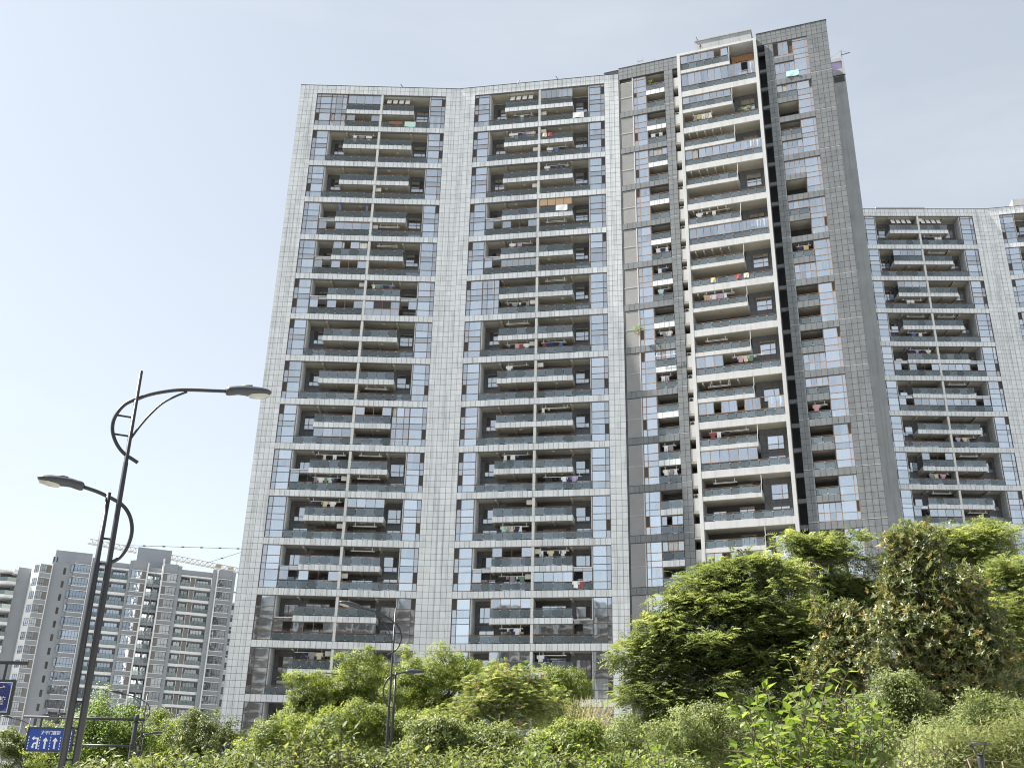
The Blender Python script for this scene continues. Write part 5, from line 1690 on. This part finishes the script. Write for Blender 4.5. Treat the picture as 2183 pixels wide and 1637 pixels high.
def tree(label, dist, lst, style, n, L, W, mat, r=.18, base=None, group=None, name="tree", cat="tree", clump=.28, per=26, shell=.55, depth=1.0, bark="bark", limbs=24, multi=1, up=.3, pairs=5, puff=None):
    lobes = lobes_px(dist, lst, depth)
    if cat != "tree":           # shrubs: uneven heaps of smaller lobes, not one mound
        lobes = [(c + nrg.uniform(-.75, .75, 3) * r * np.array([1, 1, .8]), r * nrg.uniform(.34, .66) * np.array([1, 1, nrg.uniform(.8, 1.5)])) for c, r in lobes for _ in range(6)]
    bx = base if base is not None else float(np.mean([c[0] for c, _ in lobes]))
    by = float(np.mean([c[1] for c, _ in lobes]))
    o = thing(name, label, cat, (bx, by, 0), 0, group)
    O = np.array([bx, by, 0])
    nc = max(8, n // per)
    C, d, idx = sample_lobes(puff_lobes(lobes, puff, .5 if style == 'frond' else 1.0) if puff else lobes, nc, shell, up)
    ok = C[:, 2] > .15
    C, d = C[ok], d[ok]; nc = len(C)
    link("trunk", trunk_mesh((bx, by, 0), lobes, C[nrg.choice(nc, min(limbs, nc), replace=False)], r, bark, limbs, multi, 1.0 if cat == 'tree' else .4), o)
    cl = np.clip(nrg.normal(.46, .16, nc) + .10 * d[:, 2], 0, 1)      # random tint per cluster, paler where it faces upwards
    if style == "leaf":
        m = nc * per
        ci = np.repeat(np.arange(nc), per)
        off = nrg.normal(size=(m, 3)) * clump * np.array([1, 1, .75])
        P = C[ci] + off
        N = d[ci] * 1.1 + _nrm(off) * .35 + np.array([-.15, -.1, .4])
        tint = np.clip(cl[ci] + nrg.normal(0, .14, m), 0, 1)
        me = leaf_mesh("crown", P - O, N, L, W, mat, tint=tint)
    elif style == "needle":
        m = nc * per
        ci = np.repeat(np.arange(nc), per)
        D = nrg.normal(size=(m, 3)) + d[ci] * .9 + np.array([0, 0, -.25])
        P = C[ci] + nrg.normal(size=(m, 3)) * clump
        me = leaf_mesh("crown", P - O, d[ci] + np.array([0, 0, .5]), L, W, mat, D=D, tint=np.clip(cl[ci] + nrg.normal(0, .12, m), 0, 1))
    elif style == "frond":
        m = nc * per
        ci = np.repeat(np.arange(nc), per)
        A = nrg.normal(size=(m, 3)) * np.array([1, 1, .35]) + d[ci] * .8 + np.array([0, 0, .12])
        P = C[ci] + nrg.normal(size=(m, 3)) * clump * np.array([1, 1, .5])
        me = frond_mesh("crown", P - O, A, np.tile(np.array([[0, 0, 1.0]]), (m, 1)) + nrg.normal(size=(m, 3)) * .2, L, L * .34, W, mat, pairs=pairs, tint=np.clip(cl[ci] + nrg.normal(0, .12, m), 0, 1))
    elif style == "whorl":
        m = nc * per
        ci = np.repeat(np.arange(nc), per)
        P = C[ci] + nrg.normal(size=(m, 3)) * clump
        A = d[ci] * .8 + nrg.normal(size=(m, 3)) * .5 + np.array([0, 0, .55])
        t = np.where(nrg.random(m) < .13, nrg.uniform(.78, 1, m), nrg.uniform(0, .55, m))
        me = whorl_mesh("crown", P - O, A, L, W, mat, tint=t)
    link("crown", me, o)
    return o, lobes, C, d

# -- left: behind the lane sign
tree("slim light green conical tree with a pointed tip behind the gantry post", 92, [(212, 1502, 16, 26), (206, 1540, 40, 34), (205, 1585, 62, 40), (205, 1625, 70, 40)], "leaf", 17000, .16, .13, "ginkgo_leaf", r=.2, clump=.42, up=.1, puff=.6, name="conical_tree")
tree("light green pointed tree between the gantry post and the round dark tree", 94, [(276, 1535, 10, 22), (272, 1565, 30, 26), (272, 1605, 48, 40)], "leaf", 10000, .16, .13, "ginkgo_leaf", r=.18, clump=.40, up=.1, puff=.6, name="conical_tree")
tree("pale yellow green tree behind the small street lamp", 99, [(330, 1560, 40, 34), (355, 1590, 50, 44), (310, 1610, 45, 40)], "leaf", 11000, .15, .11, "camphor_leaf", r=.2, clump=.16, puff=.75, name="broadleaf_tree")
tree("bright leafy treetop peeping over the blue lane sign", 96, [(130, 1558, 34, 22), (96, 1566, 26, 16), (160, 1580, 40, 36), (120, 1610, 60, 40)], "leaf", 9000, .16, .11, "camphor_leaf", r=.2, clump=.16, puff=.75, name="broadleaf_tree")
tree("dense dark leafy tree filling the bottom left corner under the banner", 104, [(25, 1600, 46, 42), (60, 1590, 30, 30), (70, 1625, 60, 40), (110, 1630, 40, 34)], "leaf", 15000, .20, .13, "dense_leaf", r=.25, clump=.16, puff=.75, name="broadleaf_tree")
tree("round dark green tree in front of the white tower's left foot", 90, [(440, 1560, 46, 42), (470, 1580, 46, 42), (410, 1590, 46, 44), (455, 1610, 62, 50), (400, 1555, 26, 24)], "leaf", 19000, .15, .10, "dense_leaf", r=.25, clump=.16, puff=.75, name="broadleaf_tree")
tree("yellow green tree tucked left of the round dark tree", 95, [(372, 1570, 26, 34), (378, 1610, 36, 40)], "leaf", 6500, .15, .10, "camphor_leaf", r=.2, clump=.16, puff=.75, name="broadleaf_tree")
# -- camphor trees before the white tower
CAM = "round crowned bright trees before the white tower"
tree("round bright green treetop just left of the middle street lamp", 70, [(748, 1432, 57, 39), (735, 1478, 53, 45), (775, 1470, 44, 41), (760, 1530, 63, 62)], "leaf", 52623, .108, .078, "camphor_leaf", r=.25, clump=.13, per=34, group=CAM, puff=1.05, name="camphor_tree")
tree("leftmost round bright tree at the white tower's foot", 69, [(650, 1482, 46, 39), (632, 1530, 42, 39), (680, 1520, 48, 49), (664, 1580, 69, 62)], "leaf", 54647, .108, .078, "camphor_leaf", r=.25, clump=.13, per=34, group=CAM, puff=1.05, name="camphor_tree")
tree("widest bright tree rising behind the middle street lamp", 73, [(895, 1432, 82, 41), (860, 1480, 78, 62), (960, 1465, 63, 52), (1005, 1440, 42, 35), (900, 1540, 116, 83)], "leaf", 85007, .108, .078, "camphor_leaf", r=.3, clump=.13, per=34, group=CAM, puff=1.05, name="camphor_tree")
tree("low bright bushy tree at the left end of the row", 63, [(578, 1582, 36, 35), (615, 1590, 42, 52), (560, 1620, 46, 37)], "leaf", 26311, .108, .078, "camphor_leaf", r=.15, clump=.13, per=30, group=CAM, puff=1.05, name="camphor_tree")
tree("small pale bright treetop right of the silk tree", 78, [(1200, 1446, 36, 22), (1225, 1468, 27, 22), (1180, 1475, 42, 35), (1200, 1530, 63, 62)], "leaf", 32384, .108, .078, "camphor_leaf", r=.2, clump=.13, per=30, group=CAM, puff=.7, name="camphor_tree")
tree("bright mid height tree in front of the middle lamp's neighbours", 62, [(760, 1560, 74, 45), (830, 1560, 63, 52), (710, 1600, 74, 52), (900, 1590, 74, 52)], "leaf", 60720, .108, .078, "camphor_leaf", r=.2, clump=.13, per=32, group=CAM, puff=1.05, name="camphor_tree")
# -- silk tree with pinkish blossom
so, sl, sC, sd = tree("silk tree with feathery leaves and specks of pink blossom in the middle", 58, [(1085, 1466, 84, 36), (1020, 1496, 60, 44), (1155, 1496, 64, 44), (1090, 1535, 120, 66), (1000, 1560, 64, 56)], "frond", 7800, .36, .033, "silk_leaf", r=.2, clump=.30, per=10, up=.6, puff=.9, name="silk_tree", limbs=40, pairs=8)
top = sC[sd[:, 2] > .05]
top = top[nrg.choice(len(top), min(180, len(top)), replace=False)]
mP = np.repeat(top, 9, 0) + nrg.normal(size=(len(top) * 9, 3)) * .05 + np.array([0, 0, .16])
link("blossom", leaf_mesh("blossom", mP - np.array(so.location), nrg.normal(size=mP.shape), .09, .05, "silk_blossom"), so, kind="stuff")
# -- bare twiggy bush
tb = thing("twiggy_bush", "half bare brownish twiggy bush between the silk tree and the big dark tree", "bush", (at(1250, 1560, 60).x, 60, 0))
b = MB(); O = Vector(tb.location)
for i in range(330):
    a = at(rnd.gauss(1248, 26), 1650, 60 + rnd.uniform(-1.5, 1.5)); e = at(rnd.gauss(1252, 40), rnd.uniform(1478, 1590), 60 + rnd.uniform(-2.5, 2.5))
    m = a.lerp(e, .55) + Vector((rnd.gauss(0, .12), rnd.gauss(0, .12), 0))
    b.tube([a - O, m - O, e - O], [.02, .012, .005], "dry_twig", 3, False)
link("twigs", b.mesh("twigs"), tb)
P = np.array([at(rnd.gauss(1252, 42), rnd.uniform(1490, 1640), 60 + rnd.uniform(-2, 2)) for _ in range(5200)]) - np.array(O)
link("crown", leaf_mesh("crown", P, nrg.normal(size=P.shape), .09, .04, "feather_leaf"), tb)

# -- big dark pinnate trees on the right
PIN = "dark feathery leaved trees on the right"
tree("widest dark feathery tree right of the white tower", 44, [(1362, 1386, 24, 10), (1345, 1400, 18, 9), (1396, 1335, 28, 12), (1440, 1292, 28, 12), (1492, 1256, 34, 13), (1545, 1232, 34, 12), (1600, 1212, 40, 12), (1655, 1222, 36, 14), (1470, 1320, 60, 30), (1550, 1290, 80, 40), (1640, 1280, 70, 44),
     (1430, 1385, 44, 30), (1570, 1380, 110, 70), (1480, 1430, 80, 50), (1660, 1380, 80, 80), (1405, 1470, 44, 36), (1375, 1500, 28, 26), (1378, 1550, 40, 36), (1430, 1560, 60, 40), (1600, 1460, 130, 70), (1490, 1520, 90, 44), (1700, 1470, 80, 80), (1730, 1400, 60, 70)],
     "frond", 21000, .46, .058, "pinnate_leaf", r=.2, clump=.24, per=12, up=.45, multi=4, puff=.75, name="soapberry_tree", group=PIN, limbs=60, shell=.5)
tree("tallest feathery sprays standing against the grey tower's corner", 47, [(1812, 1146, 30, 16), (1795, 1196, 44, 18), (1746, 1176, 16, 12), (1695, 1160, 24, 14), (1700, 1205, 32, 20), (1785, 1245, 40, 20), (1735, 1290, 60, 36)],
     "frond", 3400, .48, .050, "pinnate_leaf", r=.14, clump=.24, per=12, up=.4, multi=2, puff=.55, name="soapberry_tree", group=PIN, limbs=40)
tree("feathery treetop rising behind the reddish magnolia's tip", 46, [(1955, 1134, 30, 14), (1965, 1165, 34, 20), (1930, 1205, 30, 24)], "frond", 1500, .48, .050, "pinnate_leaf", r=.14, clump=.24, per=12, up=.4, puff=.55, name="soapberry_tree", group=PIN, limbs=24)
tree("feathery tree right of the reddish magnolia, below the right tower", 46, [(2030, 1168, 24, 12), (2092, 1156, 26, 14), (2060, 1200, 44, 26), (2095, 1215, 46, 34), (2070, 1250, 60, 44), (2110, 1300, 70, 60), (2100, 1390, 80, 80)], "frond", 5200, .48, .050, "pinnate_leaf", r=.16, clump=.30, per=12, up=.4, puff=1.0, name="soapberry_tree", group=PIN, limbs=40)
tree("feathery tree cut off by the right edge", 43, [(2150, 1240, 40, 22), (2165, 1290, 50, 40), (2140, 1350, 60, 44), (2170, 1420, 70, 60), (2150, 1500, 70, 60)], "frond", 4400, .48, .050, "pinnate_leaf", r=.16, clump=.30, per=12, up=.4, puff=1.0, name="soapberry_tree", group=PIN, limbs=30)
tree("pale sunlit feathery tree between the dark tree and the magnolia", 48, [(1800, 1300, 60, 50), (1840, 1280, 44, 44), (1790, 1360, 60, 50)], "frond", 3000, .45, .055, "silk_leaf", r=.14, clump=.30, per=12, puff=1.0, name="soapberry_tree", limbs=24)
# -- magnolias
MAG = "glossy reddish leaved magnolias"
tree("tall glossy magnolia with rust coloured new leaves on the right", 38, [(1960, 1200, 50, 46), (1990, 1260, 84, 60), (1900, 1250, 50, 40), (1975, 1340, 120, 80), (1890, 1330, 50, 60), (2060, 1330, 60, 70), (1990, 1430, 130, 80), (1900, 1440, 60, 60), (2080, 1440, 70, 70), (2020, 1510, 110, 60)],
     "whorl", 7200, .19, .075, "magnolia_leaf", r=.17, base=at(1972, 1500, 38).x, clump=.22, per=8, up=.2, puff=.6, name="magnolia_tree", group=MAG, limbs=70, shell=.45)
tree("smaller glossy magnolia half hidden left of the tall one", 40, [(1780, 1330, 40, 40), (1790, 1390, 50, 50), (1800, 1450, 50, 50), (1760, 1420, 40, 40)], "whorl", 1900, .18, .07, "magnolia_leaf", r=.11, clump=.2, per=8, puff=.6, name="magnolia_tree", group=MAG, limbs=30)
# -- bright shrubs in front of them
SHR = "bright leafy shrubs at the foot of the trees"
tree("bright shrub below the big dark feathery tree", 30, [(1500, 1560, 80, 50), (1440, 1600, 70, 44), (1560, 1600, 70, 50)], "leaf", 25500, .085, .04, "shrub_leaf", r=.05, clump=.10, per=26, multi=5, puff=.30, name="shrub", cat="shrub", group=SHR, bark="pale_bark", limbs=40)
tree("tall bright shrub in front of the tall magnolia", 28, [(1895, 1490, 46, 40), (1930, 1530, 50, 46), (1870, 1540, 50, 50), (1900, 1600, 74, 50)], "leaf", 24000, .085, .04, "shrub_leaf", r=.05, clump=.10, per=26, multi=5, puff=.30, name="shrub", cat="shrub", group=SHR, bark="pale_bark", limbs=40)
tree("bright shrub with hanging leaves near the right edge", 27, [(2110, 1520, 60, 40), (2060, 1560, 60, 40), (2150, 1560, 60, 50), (2010, 1570, 40, 40), (2080, 1620, 110, 40)], "leaf", 27000, .10, .034, "shrub_leaf", r=.05, clump=.10, per=22, multi=5, puff=.30, name="shrub", cat="shrub", group=SHR, bark="pale_bark", limbs=40)
tree("pale feathery bamboo like shrub left of the garden lamp", 21, [(2020, 1616, 50, 34), (1985, 1640, 50, 40), (2055, 1635, 40, 40)], "needle", 15000, .13, .014, "feather_leaf", r=.02, clump=.16, per=30, multi=6, puff=.25, name="shrub", cat="shrub", group=SHR, bark="pale_bark")
tree("pale feathery bamboo like shrub right of the garden lamp", 21, [(2145, 1595, 44, 40), (2170, 1620, 44, 44), (2120, 1630, 44, 40)], "needle", 15000, .13, .014, "feather_leaf", r=.02, clump=.16, per=30, multi=6, puff=.25, name="shrub", cat="shrub", group=SHR, bark="pale_bark")
tree("bright shrub in the bottom middle below the silk tree", 34, [(1200, 1575, 56, 36), (1240, 1610, 60, 44), (1160, 1615, 56, 40)], "leaf", 22500, .10, .06, "camphor_leaf", r=.06, clump=.10, per=26, multi=4, puff=.30, name="shrub", cat="shrub", group=SHR, bark="pale_bark", limbs=30)
tree("yellow green shrub left of the bottom middle", 30, [(960, 1590, 70, 40), (1040, 1600, 70, 40), (900, 1620, 70, 40), (1100, 1625, 60, 40)], "leaf", 31500, .10, .05, "shrub_leaf", r=.06, clump=.10, per=26, multi=4, puff=.30, name="shrub", cat="shrub", group=SHR, bark="pale_bark", limbs=30)
tree("brownish green shrub below the twiggy bush", 36, [(1320, 1590, 60, 44), (1290, 1630, 60, 40), (1370, 1620, 60, 40)], "leaf", 21000, .09, .045, "silk_leaf", r=.06, clump=.10, per=26, multi=4, puff=.30, name="shrub", cat="shrub", group=SHR, bark="pale_bark", limbs=30)
tree("bright shrub in the bottom right corner", 24, [(1980, 1600, 40, 40), (1840, 1620, 60, 36), (1790, 1640, 60, 40)], "leaf", 18000, .08, .04, "shrub_leaf", r=.05, clump=.10, per=26, multi=4, puff=.30, name="shrub", cat="shrub", group=SHR, bark="pale_bark", limbs=30)

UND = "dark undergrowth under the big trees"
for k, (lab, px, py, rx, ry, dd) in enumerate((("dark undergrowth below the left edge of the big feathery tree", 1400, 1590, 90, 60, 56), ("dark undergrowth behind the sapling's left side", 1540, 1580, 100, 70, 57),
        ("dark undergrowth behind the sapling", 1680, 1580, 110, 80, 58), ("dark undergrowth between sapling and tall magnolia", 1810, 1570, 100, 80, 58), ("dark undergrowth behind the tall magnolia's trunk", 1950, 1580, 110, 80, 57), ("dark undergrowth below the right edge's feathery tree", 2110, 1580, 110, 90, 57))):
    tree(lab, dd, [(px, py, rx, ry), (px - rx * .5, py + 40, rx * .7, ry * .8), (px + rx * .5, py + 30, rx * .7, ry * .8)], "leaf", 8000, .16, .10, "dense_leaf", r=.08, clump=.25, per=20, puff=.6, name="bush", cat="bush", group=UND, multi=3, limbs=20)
LOW = "low hedge bushes along the bottom edge"
for k, (lab, px, py, rx, ry, dd) in enumerate((("low leafy hedge bush right of the big lamp's foot", 235, 1664, 70, 20, 15), ("low leafy hedge bush below the round dark tree", 370, 1660, 80, 22, 15.5), ("low leafy hedge bush below the tower's left corner", 510, 1660, 80, 24, 15), ("low leafy hedge bush left of the middle lamp's foot", 650, 1654, 90, 35, 15.5),
        ("low leafy hedge bush at the middle lamp's foot", 790, 1656, 90, 28, 15), ("low leafy hedge bush right of the middle lamp's foot", 930, 1660, 90, 27, 15.5), ("low leafy hedge bush at the bottom middle", 1070, 1660, 90, 24, 15), ("low leafy hedge bush right of the bottom middle", 1250, 1664, 90, 27, 15), ("low leafy hedge bush below the twiggy bush", 1400, 1662, 80, 30, 15.5))):
    tree(lab, dd, [(px, py, rx, ry), (px - rx * .5, py + 14, rx * .6, ry), (px + rx * .5, py + 12, rx * .6, ry)], "leaf", 5200, .085, .038, "hedge_leaf", r=.02, clump=.10, per=14, puff=.2, name="shrub", cat="shrub", group=LOW, multi=5, limbs=30, bark="pale_bark")

# -- near shrubs whose leaves can be told apart: single leaves are parts
def leaf_obj_mesh(k, L, W, mat):
    def f():
        r = random.Random(k)
        n = 6; P = []; F = []
        for i in range(n + 1):
            t = i / n
            w = W * .5 * (math.sin(math.pi * t ** .8) ** .85 if 0 < t < 1 else 0.02)
            z = -L * .22 * t * t + .02 * L * math.sin(t * 9 + k)
            x = L * t
            P += [(x, -w, z + w * .35), (x, 0, z), (x, w, z + w * .35)]
        for i in range(n):
            a = 3 * i
            F += [(a, a + 3, a + 4, a + 1), (a + 1, a + 4, a + 5, a + 2)]
        me = bpy.data.meshes.new("leaf"); me.from_pydata(P, [], F)
        at_ = me.attributes.new("tint", 'FLOAT', 'FACE'); at_.data.foreach_set("value", [.15 + .16 * k] * len(F))
        me.materials.append(MATS[mat]); me.polygons.foreach_set("use_smooth", [True] * len(F)); me.update()
        return me
    return cached(("leafobj", k, L, W, mat), f)

def stem_shrub(label, dist, tips, mat, L, W, name, spread=26, stems=9, step=.05, twigs=5, limit=300, bark="bark", group=None, low=0.0, top_jit=18):
    """many arching stems with alternate leaves; tips: photo pixels of the stem tips"""
    c = at(float(np.mean([t[0] for t in tips])), 1640, dist)
    o = thing(name, label, "shrub", (c.x, dist, 0), 0, group)
    O = Vector(o.location)
    b = MB(); leaves = []
    for (px, py) in tips:
        for s in range(stems):
            e = at(px + rnd.gauss(0, spread) * (s > 0), py + abs(rnd.gauss(0, top_jit)) * (s > 0) * 1.6, dist + rnd.gauss(0, .55) * (s > 0))
            g = Vector((O.x + (e.x - O.x) * rnd.uniform(.35, .7), dist + rnd.uniform(-.5, .5), 0))
            m = g.lerp(e, .6) + Vector((rnd.gauss(0, .10), rnd.gauss(0, .10), rnd.uniform(0, .15)))
            path = catmull([g, g.lerp(m, .5) + Vector((rnd.gauss(0, .04), 0, 0)), m, e], 6)
            b.tube([p - O for p in path], [.0075 * (1 - .75 * i / len(path)) + .0015 for i in range(len(path))], bark, 5, False)
            def leafy(path, span, gap, big):
                ln = sum((path[i + 1] - path[i]).length for i in range(len(path) - 1))
                t = max(0.05, 1 - span / ln); k = rnd.randrange(5)
                while t < 1.0:
                    i = min(int(t * (len(path) - 1)), len(path) - 2)
                    p = path[i].lerp(path[i + 1], t * (len(path) - 1) - i); d = (path[i + 1] - path[i]).normalized()
                    a = k * 2.4 + rnd.uniform(-.5, .5)
                    sd = d.orthogonal().normalized(); s2 = d.cross(sd)
                    D = (sd * math.cos(a) + s2 * math.sin(a)) * .85 + d * .55 + Vector((0, 0, -.15))
                    leaves.append((p, D.normalized(), big * rnd.uniform(.65, 1.15) * (1 - .4 * max(0, t - .85) / .15)))
                    k += 1; t += gap / ln * rnd.uniform(.7, 1.3)
                leaves.append((path[-1], (path[-1] - path[-2]).normalized() + Vector((0, 0, .1)), .6 * big))
            leafy(path, 1.0, step, 1.0)
            for _ in range(twigs):
                i = rnd.randrange(int(len(path) * .55), len(path) - 1)
                d = (path[i + 1] - path[i]).normalized()
                q = path[i] + (d * .5 + Vector((rnd.gauss(0, .7), rnd.gauss(0, .7), rnd.uniform(-.1, .5)))).normalized() * rnd.uniform(.18, .42)
                mm = path[i].lerp(q, .5) + Vector((0, 0, .03))
                tp = [path[i], mm, q + Vector((0, 0, -.02))]
                b.tube([p - O for p in tp], [.005, .004, .002], bark, 4, False)
                leafy(tp, .4, step * 1.1, .9)
    link("stem", b.mesh("stem"), o)
    vis = []
    for p, D, s in leaves:
        px, py = pix(p)
        vis.append((-(s if (py < 1645 and -10 < px < PW + 10) else 0) / (p.y) + (0.0), rnd.random(), p, D, s))
    vis.sort(key=lambda t: (t[0] > -1e-9, t[1]))
    shown = [v for v in vis if v[0] < -1e-9]
    for _, _, p, D, s in shown[:limit]:
        X = D.normalized(); Z = (Vector((rnd.gauss(0, .35), rnd.gauss(-.2, .35), 1)) - X * X.z); Z = (Z - X * Z.dot(X)).normalized(); Y = Z.cross(X)
        M = Matrix((X, Y, Z)).transposed().to_4x4(); M.translation = p - O
        link("leaf", leaf_obj_mesh(rnd.randrange(5), L, W, mat), o, M @ Matrix.Scale(s, 4))
    rest = shown[limit:] + [v for v in vis if v[0] >= -1e-9]
    if rest:
        P = np.array([v[2] - O for v in rest]); D = np.array([v[3] for v in rest])
        N = np.tile([[0, -.2, 1.0]], (len(P), 1))
        link("leaf", leaf_mesh("leaf", P, N, L * .95, W, mat, D=D, jit=.4, fold=.2), o, kind="stuff")
    return o

HG = "leafy hedge shrubs along the bottom edge"
stem_shrub("young broad leaved sapling with a tall arching shoot, bottom right", 8.5, [(1632, 1468), (1662, 1510), (1720, 1480), (1780, 1475), (1752, 1500), (1690, 1540), (1820, 1545), (1650, 1560), (1860, 1500), (1720, 1560)], "sapling_leaf", .108, .054, "sapling", stems=6, spread=22, top_jit=26)
stem_shrub("near hedge shrub with pale upright tips at the bottom left", 12, [(250, 1626), (290, 1636), (215, 1634), (330, 1626), (370, 1620), (400, 1612), (185, 1642)], "hedge_leaf", .10, .042, "hedge_shrub", stems=7, group=HG)
stem_shrub("near hedge shrub at the bottom, below the white tower's left foot", 12, [(440, 1614), (475, 1626), (505, 1618), (540, 1620), (575, 1604), (610, 1594), (640, 1586)], "hedge_leaf", .10, .042, "hedge_shrub", stems=7, group=HG)
stem_shrub("near hedge shrub with tall pointed shoots left of the middle lamp's foot", 12, [(645, 1559), (690, 1574), (720, 1584), (668, 1599), (760, 1606), (800, 1604), (700, 1614)], "hedge_leaf", .10, .042, "hedge_shrub", stems=7, group=HG)
stem_shrub("near hedge shrub right of the middle lamp's foot", 12.5, [(850, 1604), (890, 1614), (930, 1610), (975, 1614), (1020, 1604), (1055, 1619)], "hedge_leaf", .10, .042, "hedge_shrub", stems=7, group=HG)
stem_shrub("near shrub with curled leaves at the bottom centre right", 11, [(1270, 1590), (1310, 1600), (1350, 1606), (1395, 1600), (1420, 1580), (1180, 1610), (1130, 1612)], "sapling_leaf", .10, .045, "hedge_shrub", stems=6, group=HG)
stem_shrub("near shrub with reddish stems below the tall bright shrub, bottom right", 13, [(1880, 1600), (1930, 1590), (1985, 1560), (2010, 1585), (1960, 1610)], "shrub_leaf", .09, .035, "hedge_shrub", stems=6, group=HG)
